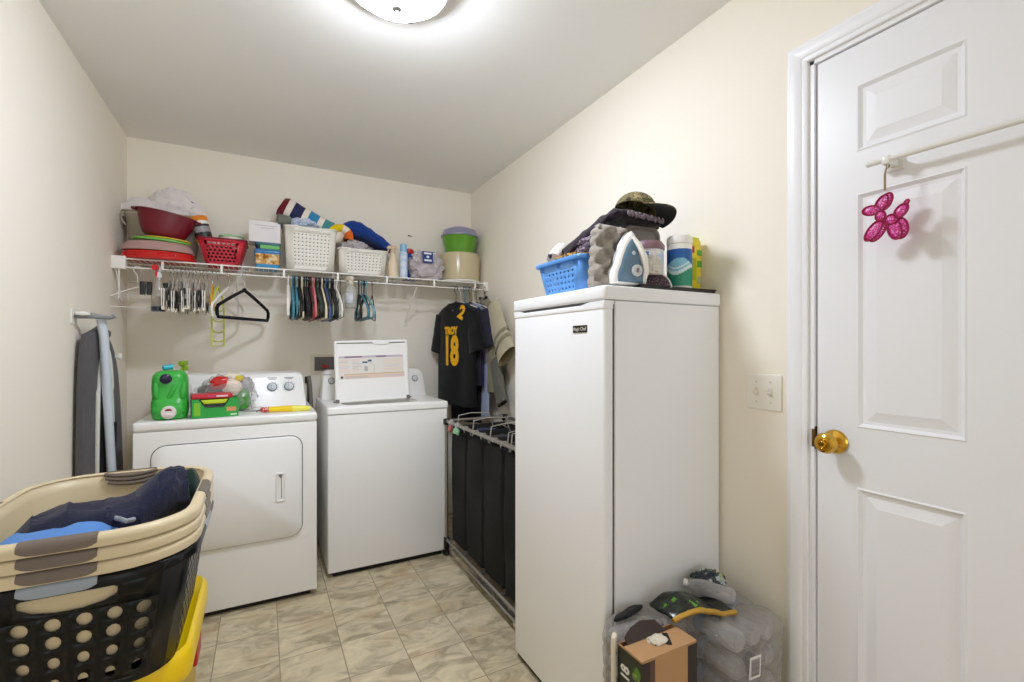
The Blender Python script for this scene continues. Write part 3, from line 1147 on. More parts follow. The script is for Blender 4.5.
def spray_bottle(name, label, loc, body_m, head_m, h=0.13, r=0.03, rot=(0, 0, 0), neck=0.4, liquid=None, nozzle=None, label_m=None, group=None):
    t = thing(name, label, 'spray bottle', loc, rot, group)
    g = G()
    g.lathe([(r * 0.85, 0), (r, 0.004), (r, h * 0.5), (r * 0.82, h * 0.68), (r * neck, h * 0.92), (r * neck, h)], 24)
    g.build('body', body_m, t)
    g = G()
    k = r / 0.03
    g.lathe([(r * neck + 0.003, h - 0.004), (r * neck + 0.004, h + 0.014), (r * neck, h + 0.018), (r * neck * 0.8, h + 0.026)], 18)
    g.rbox((-0.040 * k, -0.010 * k, h + 0.022), (0.022 * k, 0.010 * k, h + 0.046), 0.008 * k, 0.006 * k)
    hd = g.build('spray_head', head_m, t)
    g = G()
    g.tube([(-0.022 * k, 0, h + 0.026), (-0.030 * k, 0, h + 0.008), (-0.034 * k, 0, h - 0.014)], 0.0045 * k, 8)
    g.build('trigger', nozzle or head_m, hd)
    g = G()
    g.cyl((-0.040 * k, 0, h + 0.034), (-0.052 * k, 0, h + 0.034), 0.0085 * k, 0.007 * k, 12)
    g.build('nozzle', nozzle or head_m, hd)
    if liquid:
        g = G()
        g.lathe([(r * 0.86, 0.0005), (r + 0.0006, 0.004), (r + 0.0006, h * 0.16)], 24, cap0=True, cap1=True)
        g.build('liquid', liquid, t)
    if label_m:
        g = G()
        g.lathe([(r + 0.0006, h * 0.12), (r + 0.0006, h * 0.46)], 24, cap0=False, cap1=False)
        g.build('label_band', label_m, t)
    return t


spray_bottle('spray_bottle', 'cream spray bottle standing on shelf right of the low white basket', (0.757, 3.11, Z0), plastic('cream_plastic', (222, 206, 178), 0.35),
             plastic('tan_plastic', (206, 184, 154), 0.4), h=0.165, r=0.033)
t = thing('aerosol_can', 'slim pale blue aerosol can on shelf beside cream spray bottle', 'aerosol can', (0.826, 3.10, Z0))
g = G()
g.lathe([(0.023, 0), (0.026, 0.003), (0.026, 0.165), (0.021, 0.176)], 24)
g.build('body', blotchy('blue_white_print', [(0, (206, 216, 232)), (0.5, (178, 200, 226)), (0.64, (222, 228, 238)), (0.74, (70, 110, 170))], 30, rough=0.3), t)
g = G()
g.lathe([(0.020, 0.174), (0.0245, 0.178), (0.022, 0.205), (0.0235, 0.222), (0.019, 0.226), (0.005, 0.226)], 24)
g.build('cap', plastic('aqua_cap', (130, 186, 220), 0.3), t)
t = thing('bottle', 'blue bottle with red cap behind the plastic bag on shelf', 'bottle', (0.893, 3.21, Z0))
g = G()
g.lathe([(0.04, 0), (0.043, 0.004), (0.043, 0.15), (0.034, 0.18), (0.02, 0.19)], 24)
g.build('body', plastic('cobalt_plastic', (40, 74, 160), 0.35), t)
g = G()
g.M = Matrix.Translation((0, 0, 0.0))
g.lathe([(0.034, 0.186), (0.036, 0.19), (0.034, 0.214), (0.02, 0.222)], 20)
g.build('cap', plastic('cap_red', (190, 34, 40), 0.35), t)
t = thing('plastic_bag', 'clear plastic bag of grey goods with blue label on shelf', 'plastic bag', (0.985, 3.125, Z0))
g = G()
heap(g, (0, 0, 0.085), (0.112, 0.062, 0.105), seed=31, amp=0.30, fold=12, power=0.5, flat=-0.8, nu=72, nv=44)
g.build('bag', mat('cloudy_film', (176, 168, 172), rough=0.16, spec=0.9, bump=1.0, bscale=34, var=0.35, vscale=22), t)
g = G()
g.M = Matrix.Translation((-0.008, -0.072, 0.143)) @ Matrix.Rotation(math.radians(-8), 4, 'X')
g.rbox((-0.036, -0.006, -0.038), (0.036, 0.002, 0.042), 0.003, 0.002)
g.build('blue_label', plastic('label_cobalt', (34, 62, 128), 0.35), t)
g = G()
g.M = Matrix.Translation((-0.008, -0.0785, 0.143)) @ Matrix.Rotation(math.radians(-8), 4, 'X')
g.box((-0.026, -0.001, 0.022), (0.026, 0.0005, 0.034))
g.box((-0.026, -0.001, -0.026), (0.026, 0.0005, -0.014))
g.ball((0, 0, 0.004), 0.010, 0.0012, 0.009)
g.build('label_print', plastic('label_print_white', (226, 228, 236), 0.4), t)
t = thing('cake_carrier', 'round cloudy plastic cake carrier at the right end of shelf', 'container', (1.258, 3.19, Z0))
g = G()
g.lathe([(0.135, 0.014), (0.146, 0.020), (0.150, 0.19), (0.146, 0.205), (0.13, 0.211), (0.01, 0.213)], 48)
g.build('cover', mat('cloudy_yellow_plastic', (230, 216, 178), rough=0.22, trans=0.25, alpha=0.93), t)
g = G()
g.lathe([(0.12, 0), (0.152, 0.002), (0.155, 0.010), (0.150, 0.016), (0.02, 0.016)], 48)
g.build('base_plate', M_WHITE, t)
t = thing('green_bowl', 'deep green plastic bowl with lavender lid on the cake carrier', 'bowl', (1.262, 3.19, Z0 + 0.2145))
g = G()
g.lathe([(0.088, 0), (0.098, 0.003), (0.106, 0.03), (0.124, 0.118), (0.127, 0.122), (0.124, 0.126)], 40, cap1=True)
g.build('body', plastic('leaf_green_plastic', (96, 158, 44), 0.3), t)
g = G()
g.lathe([(0.127, 0.120), (0.1325, 0.121), (0.1325, 0.132), (0.128, 0.136), (0.115, 0.168), (0.07, 0.188), (0.01, 0.192)], 40)
g.build('lid', plastic('lavender_plastic', (142, 138, 168), 0.3), t)
g = G()
for k in range(60):
    a = 2 * PI * k / 60
    g.at((0.1335 * math.cos(a), 0.1335 * math.sin(a), 0.1265), (0, 0, a))
    g.box((-0.001, -0.002, -0.005), (0.0012, 0.002, 0.005))
g.build('lid_grips', _m['lavender_plastic'], t)

# ================================================================== HANGERS
RAILZ = 1.6655


def hook_path(r=0.016, drop=0.06):
    p = []
    for k in range(10):
        a = math.radians(-40 + 220 * k / 9)
        p.append((r * math.cos(a), 0, r * math.sin(a)))
    p = [(x, y, z) for x, y, z in p]
    # open end is at the first point; run down from the last
    p += [(-r * 0.9, 0, -0.012), (-r * 0.2, 0, -0.026), (0, 0, -0.034), (0, 0, -drop)]
    return p


def hanger(label, x, yaw, body_m, hook_m=None, w=0.40, top=0.058, drop=0.115, tube=0.0042, group=None, y=SF, bar=True, name='clothes_hanger', flat=False, lean=0.0, notch=False):
    t = thing(name, label, 'hanger', (x, y, RAILZ - 0.0115), (lean, 0, yaw), group)
    g = G()
    g.M = Matrix.Translation((0, 0, 0.0))
    g.tube(hook_path(drop=top + 0.004), 0.0019 if hook_m in (None, M_WIRE) or tube < 0.004 else 0.0042, 6)
    g.build('hook', hook_m or M_CHROME, t)
    g = G()
    hw = w / 2
    zt, zb = -top, -top - drop
    pth = [(0, 0, zt)]
    P = []
    for s in (-1, 1):
        pass
    left = []
    for k in range(7):
        f = k / 6
        left.append((-hw * f * 0.96, zt - (drop * 0.62) * (f ** 1.12) - 0.0 * f))
    arc = [(-hw, zt - drop * 0.72), (-hw * 0.995, zt - drop * 0.88), (-hw * 0.96, zb)]
    half = left + arc
    loop = [(a, 0, b) for a, b in half] + [(-a, 0, b) for a, b in reversed(half)]
    # remove doubled apex
    loop = loop[:-1]
    if not bar:
        loop = [(a, 0, b) for a, b in reversed(half[:-2])] + [(-a, 0, b) for a, b in half[1:-2]]
        g.tube(loop, tube, 7)
    elif flat:
        g.tube(loop, tube, 8, closed=True)
        g.ball((0, 0, zt + 0.002), tube * 1.6, tube, 0.012)
    else:
        g.tube(loop, tube, 7, closed=True)
    g.build('frame', body_m, t)
    return t


HM = {}


def pl(n, c, r=0.35):
    return plastic('hanger_' + n, c, r)


H_WHITE, H_CREAM, H_TEAL, H_LTEAL = pl('white', (232, 230, 224)), pl('cream', (224, 212, 178)), pl('teal', (62, 128, 148)), pl('pale_teal', (112, 156, 162))
H_BLACK, H_RED, H_PINK, H_BLUE, H_GREEN = pl('black', (20, 20, 22), 0.5), pl('red', (150, 40, 52)), pl('pink', (206, 120, 124)), pl('blue', (62, 84, 140)), pl('dark_green', (40, 66, 54))
H_VELVET = mat('black_velvet', (14, 14, 16), rough=0.95, spec=0.1, sheen=0.2)
H_CLEAR = mat('smoky_clear_plastic', (198, 194, 186), rough=0.2, alpha=0.62)
H_YELLOW, H_LIME = pl('yellow', (214, 160, 40)), pl('lime', (196, 206, 40))
YZ = PI / 2       # hanger square to the rail

# white wire hanger at the far left, turned to face the room
t = hanger('white wire hanger facing the room at the left end of the shelf', -0.575, math.radians(14), M_WIRE, M_WIRE, w=0.27, top=0.092, drop=0.105, tube=0.0022, y=SF + 0.0)
# black clip hanger beside it
t = thing('clip_hanger', 'hanger with two black clips behind the red capped spray bottle', 'hanger', (-0.508, SF, RAILZ - 0.0115), (0, 0, math.radians(8)))
g = G()
g.tube(hook_path(drop=0.07), 0.0019, 6)
g.tube([(-0.10, 0, -0.07), (0.10, 0, -0.07)], 0.0022, 6)
g.build('hook', M_CHROME, t)
for xx in (-0.045, -0.018, 0.052):
    g = G()
    g.rbox((xx - 0.012, -0.010, -0.130), (xx + 0.012, -0.003, -0.062), 0.003, 0.002)
    g.rbox((xx - 0.012, 0.003, -0.130), (xx + 0.012, 0.010, -0.062), 0.003, 0.002)
    g.cyl((xx - 0.013, 0, -0.085), (xx + 0.013, 0, -0.085), 0.005, n=8)
    g.build('clip', M_BLACK, t)

# spray bottle hanging by its trigger
t = thing('spray_bottle', 'clear spray bottle with red nozzle hanging from shelf rail by trigger', 'spray bottle', (-0.484, SF - 0.030, 1.436), (0, 0, math.radians(85)))
g = G()
g.lathe([(0.027, 0), (0.030, 0.004), (0.030, 0.07), (0.028, 0.10), (0.023, 0.13), (0.014, 0.165), (0.0125, 0.18)], 24)
g.build('body', mat('smoky_bottle', (186, 180, 172), rough=0.12, alpha=0.5), t)
g = G()
g.lathe([(0.026, 0.001), (0.0303, 0.004), (0.0303, 0.026)], 24)
g.build('liquid', mat('dark_blue_liquid', (38, 52, 74), rough=0.15), t)
g = G()
g.lathe([(0.0305, 0.03), (0.0305, 0.075)], 24, cap0=False, cap1=False)
g.build('label_band', mat('clear_label', (196, 188, 172), rough=0.3, alpha=0.7), t)
g = G()
g.lathe([(0.015, 0.176), (0.0165, 0.18), (0.0165, 0.196), (0.012, 0.20), (0.010, 0.214)], 18)
g.rbox((-0.045, -0.012, 0.206), (0.024, 0.012, 0.236), 0.009, 0.007)
hd = g.build('spray_head', M_WHITE, t)
g = G()
g.cyl((-0.043, 0, 0.222), (-0.066, 0, 0.222), 0.016, 0.0135, 18)
g.build('nozzle', plastic('nozzle_red', (206, 24, 34), 0.3), hd)
g = G()
g.tube([(-0.024, 0, 0.210), (-0.036, 0, 0.196), (-0.040, 0, 0.172)], 0.005, 8)
g.build('trigger', plastic('nozzle_red', (206, 24, 34), 0.3), hd)

# clear and grey pant hangers, edge on
for k in range(11):
    x = -0.437 + 0.0165 * k + random.uniform(-0.002, 0.002)
    t = thing('trouser_hanger', 'clear plastic trouser hanger in the row beside the hanging spray bottle', 'hanger', (x, SF, RAILZ - 0.0115), (0, 0, YZ + random.uniform(-0.08, 0.08)),
              'clear trouser hangers at the left of the rail')
    g = G()
    g.tube(hook_path(drop=0.062), 0.0019, 6)
    g.build('hook', M_CHROME, t)
    dz = random.uniform(-0.022, -0.004)
    g = G()
    g.loft([[(xx, yy * 0.7, zz) for xx, zz in ((-0.15, -0.125 + dz), (-0.15, -0.150 + dz), (0.15, -0.150 + dz), (0.15, -0.125 + dz), (0.03, -0.085), (0.018, -0.050), (-0.018, -0.050), (-0.03, -0.085))] for yy in (-0.004, 0.004)])
    g.build('frame', H_CLEAR if k % 3 else mat('grey_clear_plastic', (150, 146, 140), rough=0.3, alpha=0.8), t)
    for sx in (-1, 1):
        g = G()
        g.at((sx * 0.135, 0, -0.14 + dz))
        for sy in (-1, 1):
            g.loft([[(-0.017, sy * 0.003, 0.045), (0.017, sy * 0.003, 0.045), (0.017, sy * 0.0075, 0.045), (-0.017, sy * 0.0075, 0.045)],
                    [(-0.019, sy * 0.002, -0.055), (0.019, sy * 0.002, -0.055), (0.019, sy * 0.0055, -0.055), (-0.019, sy * 0.0055, -0.055)]])
        c = g.build('clip', (H_BLACK if k % 2 else plastic('clip_white', (226, 222, 214), 0.4)), t)
        g = G()
        g.at((sx * 0.135, 0, -0.14 + dz))
        g.rbox((-0.018, -0.0068, -0.063), (0.018, 0.0068, -0.045), 0.003, 0.002)
        g.build('grip_pad', plastic('pad_cream', (226, 218, 200), 0.5), c)

hanger('mustard yellow plastic hanger beside the tall lime green hanger', -0.247, YZ + 0.05, H_YELLOW, w=0.36, drop=0.13, tube=0.005)
# lime multi-tier hanger
t = thing('tiered_hanger', 'tall lime green tiered hanger dangling below the other hangers', 'hanger', (-0.222, SF - 0.002, RAILZ - 0.0115), (0, 0, YZ - 0.32))
g = G()
g.tube(hook_path(drop=0.075), 0.0019, 6)
g.build('hook', M_CHROME, t)
g = G()
g.tube([(0, 0, -0.07), (-0.05, 0, -0.12), (-0.075, 0, -0.20), (-0.075, 0, -0.395), (0.075, 0, -0.395), (0.075, 0, -0.20), (0.05, 0, -0.12)], 0.0046, 8, closed=True)
g.build('frame', H_LIME, t)
for z in (-0.19, -0.25, -0.31, -0.36):
    g = G()
    g.tube([(-0.075, 0, z), (-0.03, -0.0, z - 0.012), (0.03, 0, z - 0.012), (0.075, 0, z)], 0.0038, 7)
    g.build('bar', H_LIME, t)
t = hanger('white plastic hanger partly behind the black velvet hanger', -0.172, YZ - 0.32, H_WHITE, w=0.40, top=0.07, drop=0.17, tube=0.0062)
t = hanger('black velvet hanger turned to face the room, alone on rail', -0.095, math.radians(53), H_VELVET, w=0.40, top=0.082, drop=0.160, tube=0.0092, y=SF, flat=True)

row = [('white', H_WHITE, 0.128, 0.007, 'white plastic hanger, leftmost of the dense row under the tall white basket'),
       ('teal', H_TEAL, 0.152, 0.0056, 'teal plastic hanger next to the leftmost white hanger of the dense row'),
       ('teal', H_TEAL, 0.168, 0.0056, 'second teal plastic hanger in dense row under the tall white basket'),
       ('black', H_BLACK, 0.184, 0.005, 'black hanger between the teal and the thin cream hanger in dense row'),
       ('cream', H_CREAM, 0.200, 0.0038, 'thin cream hanger between black hangers in the dense row'),
       ('black', H_BLACK, 0.214, 0.0055, None), ('black', H_BLACK, 0.226, 0.005, None), ('black', H_BLACK, 0.238, 0.005, None),
       ('red', H_RED, 0.254, 0.0062, 'dark red hanger in the middle of the dense row'),
       ('pink', H_PINK, 0.268, 0.005, 'pink hanger right beside the dark red hanger'),
       ('green', H_GREEN, 0.284, 0.005, 'dark green hanger to the right of the pink hanger'),
       ('black', H_BLACK, 0.296, 0.005, None),
       ('cream', H_CREAM, 0.312, 0.0058, 'thick cream hanger left of the blue hanger in the dense row'),
       ('blue', H_BLUE, 0.334, 0.006, 'blue plastic hanger in the right half of the dense row'),
       ('green', H_GREEN, 0.350, 0.005, 'dark green hanger to the right of the blue hanger'),
       ('black', H_BLACK, 0.364, 0.006, None), ('black', H_BLACK, 0.377, 0.006, None),
       ('black', H_BLACK, 0.160, 0.005, None), ('black', H_BLACK, 0.192, 0.005, None), ('black', H_BLACK, 0.246, 0.005, None), ('black', H_BLACK, 0.276, 0.005, None), ('black', H_BLACK, 0.304, 0.005, None),
       ('black', H_BLACK, 0.322, 0.005, None), ('black', H_BLACK, 0.342, 0.005, None), ('black', H_BLACK, 0.371, 0.006, None),
       ('white', H_WHITE, 0.396, 0.0052, 'white hanger at right end of dense row, beside the clear hanging spray bottle')]
for nm, m, x, tb, lab in row:
    hanger(lab or 'black plastic hanger in the dense row under the tall white basket', x, YZ + random.uniform(-0.05, 0.05), m, m,
           w=0.40, top=0.045, drop=random.uniform(0.175, 0.19), tube=tb * 1.25, group='plastic hangers under the tall white basket')
hanger('black wire hanger with twisted frame left of the clear hanging spray bottle', 0.417, YZ - 0.04, H_BLACK, H_BLACK, w=0.40, top=0.06, drop=0.165, tube=0.0024)
# clear spray bottle with white head, hanging
t = thing('spray_bottle', 'clear spray bottle with white head hanging between dark and teal hangers', 'spray bottle', (0.474, SF - 0.038, 1.492), (0, 0, math.radians(-62)))
g = G()
g.lathe([(0.030, 0), (0.035, 0.005), (0.037, 0.06), (0.035, 0.10), (0.026, 0.125), (0.014, 0.142), (0.013, 0.150)], 24)
g.build('body', mat('pale_clear_plastic', (198, 198, 192), rough=0.12, alpha=0.6), t)
g = G()
g.grid(lambda u, v: (0.0375 * math.cos(-1.9 + 1.6 * u), 0.0375 * math.sin(-1.9 + 1.6 * u), 0.03 + 0.06 * v), 10, 2)
g.build('label_band', blotchy('faded_label', [(0, (206, 208, 214)), (0.5, (176, 186, 206)), (0.62, (216, 196, 188))], 26, rough=0.4), t)
g = G()
g.lathe([(0.015, 0.147), (0.0165, 0.150), (0.0165, 0.166), (0.011, 0.172)], 18)
g.rbox((-0.042, -0.011, 0.168), (0.020, 0.011, 0.196), 0.008, 0.006)
hd = g.build('spray_head', plastic('old_white_plastic', (214, 206, 192), 0.4), t)
g = G()
g.tube([(-0.022, 0, 0.174), (-0.034, 0, 0.160), (-0.037, 0, 0.140)], 0.0045, 8)
g.build('trigger', _m['old_white_plastic'], hd)
for x, yaw, m, lab in ((0.528, YZ - 0.10, H_BLACK, 'black hanger just left of the teal hangers beside the clear spray bottle'),
                       (0.545, YZ + 0.02, H_TEAL, 'dark teal hanger, left one of the teal cluster under the low basket'),
                       (0.560, YZ - 0.05, H_BLACK, 'black hanger between two teal hangers under the low basket'),
                       (0.572, YZ + 0.04, H_LTEAL, 'pale teal hanger, right one of the teal cluster under the low basket'),
                       (0.610, YZ - 0.30, H_BLACK, 'thin black hanger standing apart right of the teal cluster')):
    hanger(lab, x, yaw, m, m, w=0.40, top=0.075, drop=0.15, tube=0.0034 if x > 0.6 else 0.0075, group='hangers under the low white basket')


# ================================================================== CLOTHES ON THE RIGHT
def sheet_shift(x, z, seed, amp):
    return amp * (math.sin(x * 26 + seed + 1.5 * math.sin(z * 5 + seed)) * (0.35 + 0.65 * min(1, max(0, -z) / 0.5)) + 1.3 * noise.noise(Vector((x * 9 + seed, z * 4, seed))))


def garment(prof, seed=0, thick=0.03, amp=0.006, nu=44, nz=30):
    """prof: (z, half width left, half width right, thickness scale) from top down; local x = width, -y = front."""
    g = G()
    rings = []
    for j in range(nz + 1):
        s = j / nz * (len(prof) - 1)
        i = min(int(s), len(prof) - 2)
        f = s - i
        z, a, b, th = [prof[i][k] + (prof[i + 1][k] - prof[i][k]) * f for k in range(4)]
        row = []
        for k in range(nu):
            an = 2 * PI * k / nu
            c, sn = math.cos(an), math.sin(an)
            x = (b if c > 0 else a) * math.copysign(abs(c) ** 0.75, c)
            y = thick / 2 * th * math.copysign(abs(sn) ** 0.7, sn)
            row.append((x, y + sheet_shift(x, z, seed, amp), z + 0.004 * math.sin(x * 30 + seed) * (j / nz)))
        rings.append(row)
    g.loft(rings)
    return g


def sleeve(g, p0, p1, r0, r1, seed=0, flat=0.38, n=16, m=12):
    p0, p1 = Vector(p0), Vector(p1)
    d = (p1 - p0).normalized()
    u = Vector((0, 1, 0))
    v = d.cross(u).normalized()
    rings = []
    for j in range(m + 1):
        f = j / m
        c = p0.lerp(p1, f)
        r = r0 + (r1 - r0) * f
        rings.append([tuple(c + v * r * math.cos(2 * PI * k / n) + u * r * flat * (math.sin(2 * PI * k / n)) + u * 0.006 * noise.noise(Vector((f * 5 + seed, k / n * 4, seed)))) for k in range(n)])
    g.loft(rings, True, False)
    return g


def hung(name, label, cat, x, y, yaw, m, prof, seed, thick=0.03, amp=0.006, sl_flat=0.16, sl=None, sl_m=None, hook=M_CHROME, group=None, frame=H_BLACK):
    hook = frame
    t = thing(name, label, cat, (x, y, RAILZ - 0.0115), (0, 0, yaw), group)
    g = garment(prof, seed, thick, amp)
    b = g.build('body', m, t, sharp=80)
    if sl:
        for i, s in enumerate(sl):
            g = G()
            sleeve(g, *s, seed=seed + i, flat=sl_flat)
            g.build('sleeve', sl_m or m, t, sharp=80)
    h = thing('clothes_hanger', '%s holding the %s' % ('black hanger' if frame is H_BLACK else ('white hanger' if frame is H_WHITE else 'teal hanger'), label.split(' hanging')[0]), 'hanger',
              (x, y, RAILZ - 0.0115), (0, 0, yaw), 'hangers that hold clothes at right end')
    g = G()
    g.tube(hook_path(drop=0.105), 0.002, 6)
    g.build('hook', hook, h)
    g = G()
    g.tube([(-0.16, 0, -0.135), (-0.08, 0, -0.112), (-0.02, 0, -0.096), (0, 0, -0.088), (0.02, 0, -0.096), (0.08, 0, -0.112), (0.16, 0, -0.135)], 0.005, 8)
    g.build('frame', frame, h)
    return t


JY = math.atan2(-0.38, 0.115)      # local +x = near shoulder
JB = cloth('jersey_black', (20, 20, 22), 0.15)
YEL = cloth('jersey_yellow', (236, 178, 22), 0.04)
shirt = [(-0.095, 0.045, 0.045, 0.7), (-0.10, 0.075, 0.075, 0.9), (-0.125, 0.14, 0.14, 1.0), (-0.16, 0.20, 0.20, 1.0), (-0.22, 0.215, 0.215, 1.0), (-0.40, 0.205, 0.205, 1.1), (-0.62, 0.205, 0.21, 1.2), (-0.80, 0.21, 0.215, 1.3)]
jx, jy = 1.172, SF - 0.015
t = hung('jersey', 'black sports jersey with yellow number hanging at right end of shelf', 'shirt', jx, jy, JY, JB, shirt, 1.0, thick=0.036, amp=0.004, sl_flat=0.25,
         sl=[((-0.165, 0, -0.175), (-0.222, 0, -0.44), 0.062, 0.070), ((0.165, 0, -0.175), (0.232, -0.01, -0.43), 0.062, 0.074)], frame=H_BLACK)


def on_front(vs, ox, oz, seed, thick, amp):
    out = []
    for a, b, c in vs:
        x, z = ox + a, oz + b
        out.append((x, -thick / 2 * 1.08 - 0.0022 - c + sheet_shift(x, z, seed, amp), z))
    return out


body = [o for o in t.children if o.name.startswith('body')][0]
g = G()
vs, fs = text('18', 0.27, 0.012, 0.0006, 0.58)
g.add(on_front(vs, -0.030, -0.435, 1.0, 0.036, 0.004), fs)
g.build('number_print', YEL, body)
g = G()
vs, fs = text('TROY', 0.066, 0.005, 0.0006, 0.74)
g.add(on_front(vs, -0.030, -0.290, 1.0, 0.036, 0.004), fs)
g.build('lettering', YEL, body)
g = G()
vs, fs = text('2', 0.12, 0.006, 0.0006, 1.0)
q = Matrix.Translation((0.098, -0.031, -0.172)) @ Matrix.Rotation(math.radians(84), 4, 'X') @ Matrix.Rotation(math.radians(-24), 4, 'Z')
g.add([tuple(q @ Vector(p)) for p in vs], fs)
g.build('shoulder_number', YEL, body)
g = G()
g.tube([(0.05 * math.cos(a), -0.022 - 0.008 * math.sin(a), -0.10 - 0.032 * math.sin(a)) for a in [PI * k / 10 for k in range(11)]], 0.004, 6)
g.build('neck_trim', JB, body)
g = G()
g.grid(lambda u, v: (-0.012 + 0.024 * u, -0.028, -0.158 + 0.01 * v + 0.008 * abs(u - 0.5)), 4, 2)
g.build('neck_badge', cloth('badge_grey', (86, 84, 90)), body)

short = [(-0.10, 0.06, 0.06, 0.8), (-0.125, 0.14, 0.14, 1.0), (-0.16, 0.19, 0.19, 1.0), (-0.24, 0.205, 0.205, 1.0), (-0.45, 0.20, 0.20, 1.1), (-0.66, 0.20, 0.20, 1.2)]
hung('shirt', 'dark slate shirt hanging directly behind the black jersey', 'shirt', 1.205, SF - 0.02, JY + 0.06, cloth('slate_cloth', (44, 44, 56)), short, 2.2, thick=0.018, amp=0.003,
     sl=[((0.18, 0, -0.165), (0.255, 0, -0.40), 0.07, 0.075)], frame=H_WHITE)
hung('shirt', 'deep purple collared shirt hanging second behind the black jersey', 'shirt', 1.232, SF - 0.02, JY - 0.02, cloth('purple_cloth', (46, 42, 76)), short, 3.1, thick=0.018, amp=0.003,
     sl=[((0.18, 0, -0.165), (0.24, 0, -0.36), 0.07, 0.07)], frame=H_TEAL)
trs = [(-0.125, 0.17, 0.17, 0.8), (-0.14, 0.175, 0.175, 1.0), (-0.40, 0.17, 0.17, 1.0), (-0.75, 0.165, 0.165, 1.0), (-0.92, 0.16, 0.16, 1.0)]
hung('trousers', 'long dark navy trousers hanging below the black jersey', 'trousers', 1.254, SF + 0.01, JY + 0.02, cloth('midnight_cloth', (30, 30, 44)), trs, 4.4, thick=0.018, amp=0.004, frame=H_TEAL)
hung('shirt', 'light grey shirt hanging between purple shirt and navy shirt', 'shirt', 1.274, SF - 0.02, JY - 0.05, cloth('pale_grey_cloth', (150, 152, 164)), short[:-1] + [(-0.50, 0.19, 0.19, 1.2)], 5.2, thick=0.018,
     amp=0.003, sl=[((0.18, 0, -0.165), (0.235, 0, -0.36), 0.06, 0.065)], frame=H_BLACK)
hung('shirt', 'long pale blue shirt hanging beside the olive sweater', 'shirt', 1.294, SF - 0.03, JY - 0.10, cloth('powder_blue_cloth', (168, 178, 206)), short[:-1] + [(-0.88, 0.18, 0.185, 1.2)], 6.4, thick=0.018,
     amp=0.003, frame=H_WHITE)
hung('shirt', 'dark navy long sleeved shirt hanging left of the olive sweater', 'shirt', 1.316, SF - 0.04, JY - 0.14, cloth('ink_navy_cloth', (26, 26, 38)), short, 7.7, thick=0.02, amp=0.003,
     sl=[((0.17, 0, -0.165), (0.225, 0, -0.62), 0.06, 0.05)], frame=H_BLACK)
OLV = cloth('olive_knit', (136, 130, 110), 0.10)
TAN = cloth('tan_knit', (178, 170, 146), 0.08)
t = hung('sweater', 'olive knit sweater with banded sleeve hanging against the right wall', 'sweater', 1.348, SF - 0.105, -PI / 2 - 0.02, OLV,
         [(-0.06, 0.035, 0.035, 0.7), (-0.08, 0.06, 0.065, 0.9), (-0.12, 0.13, 0.13, 1.0), (-0.18, 0.19, 0.19, 1.0), (-0.40, 0.19, 0.20, 1.1), (-0.70, 0.19, 0.22, 1.2)], 8.3, thick=0.045, amp=0.005, sl_flat=0.36,
         sl=[((0.155, -0.01, -0.135), (0.385, -0.02, -0.46), 0.085, 0.108)], sl_m=TAN, frame=H_BLACK)
body = t
g = G()
for s0, s1 in ((0.60, 0.66), (0.72, 0.80)):
    a, b = Vector((0.155, -0.01, -0.135)), Vector((0.385, -0.02, -0.46))
    sleeve(g, a.lerp(b, s0), a.lerp(b, s1), 0.1030, 0.1080, seed=8.3, n=16, m=2)
g.build('sleeve_band', cloth('dark_olive_knit', (132, 126, 106)), t, sharp=80)
g = G()
g.tube([(0.05 * math.cos(a), -0.012, -0.055 - 0.028 * math.sin(a)) for a in [PI * k / 10 for k in range(11)]], 0.011, 8)
g.build('collar', cloth('black_rib', (22, 22, 24)), t)
g = G()
sleeve(g, (0.15, 0.005, -0.50), (0.30, -0.01, -0.76), 0.08, 0.06, seed=9.1)
g.build('hem_fold', cloth('grey_olive_knit', (100, 100, 92)), t, sharp=80)

# ================================================================== DRYER
DTOP = 0.922


def console(g, x0, x1, z0, z1, yf0, yf1, yb, r=0.03):
    """A control panel: sloped face, rounded upper corners, sides leaning in."""
    def sect(y, ins):
        P = [(x0 + ins, z0), (x1 - ins, z0)]
        for k in range(6):
            a = PI / 2 * k / 5
            P.append((x1 - 0.014 - ins - r + r * math.cos(a), z1 - ins - r + r * math.sin(a)))
        for k in range(6):
            a = PI / 2 + PI / 2 * k / 5
            P.append((x0 + 0.014 + ins + r + r * math.cos(a), z1 - ins - r + r * math.sin(a)))
        return P
    h = z1 - z0
    rings = []
    for ins, dy in ((0.010, 0.0), (0.003, 0.004), (0.0, 0.012)):
        rings.append([(x, yf0 + dy + (yf1 - yf0) * (z - z0) / h, z) for x, z in sect(0, ins)])
    rings.append([(x, yb - 0.01, z) for x, z in sect(0, 0.0)])
    rings.append([(x, yb, z) for x, z in sect(0, 0.008)])
    g.loft(rings)


dx0, dx1, dyf, dyb = -0.502, 0.240, 2.560, 3.29
t = thing('clothes_dryer', 'white front loading clothes dryer with closed door by left wall', 'clothes dryer', ((dx0 + dx1) / 2, dyf, 0))
X0 = -(dx1 - dx0) / 2
X1 = -X0
g = G()
g.rbox((X0, 0.012, 0.028), (X1, dyb - dyf, 0.878), 0.012, 0.004)
g.build('body', M_ENAMEL, t)
# front panel with the door opening line, lower panel
DXa, DXb, DZa, DZb = -0.304, 0.301, 0.318, 0.812
g = G()
g.rbox((X0 + 0.001, 0.001, 0.028), (X1 - 0.001, 0.016, 0.8755), 0.004, 0.003)
g.build('front_panel', M_ENAMEL, t)
g = G()
g.rbox((X0 - 0.002, -0.002, 0.880), (X1 + 0.002, dyb - dyf, DTOP), 0.014, 0.012)
g.build('top_panel', M_ENAMEL, t)
g = G()
g.box((X0 + 0.03, 0.03, 0.0), (X1 - 0.03, 0.6, 0.03))
g.build('base', M_DARK, t)


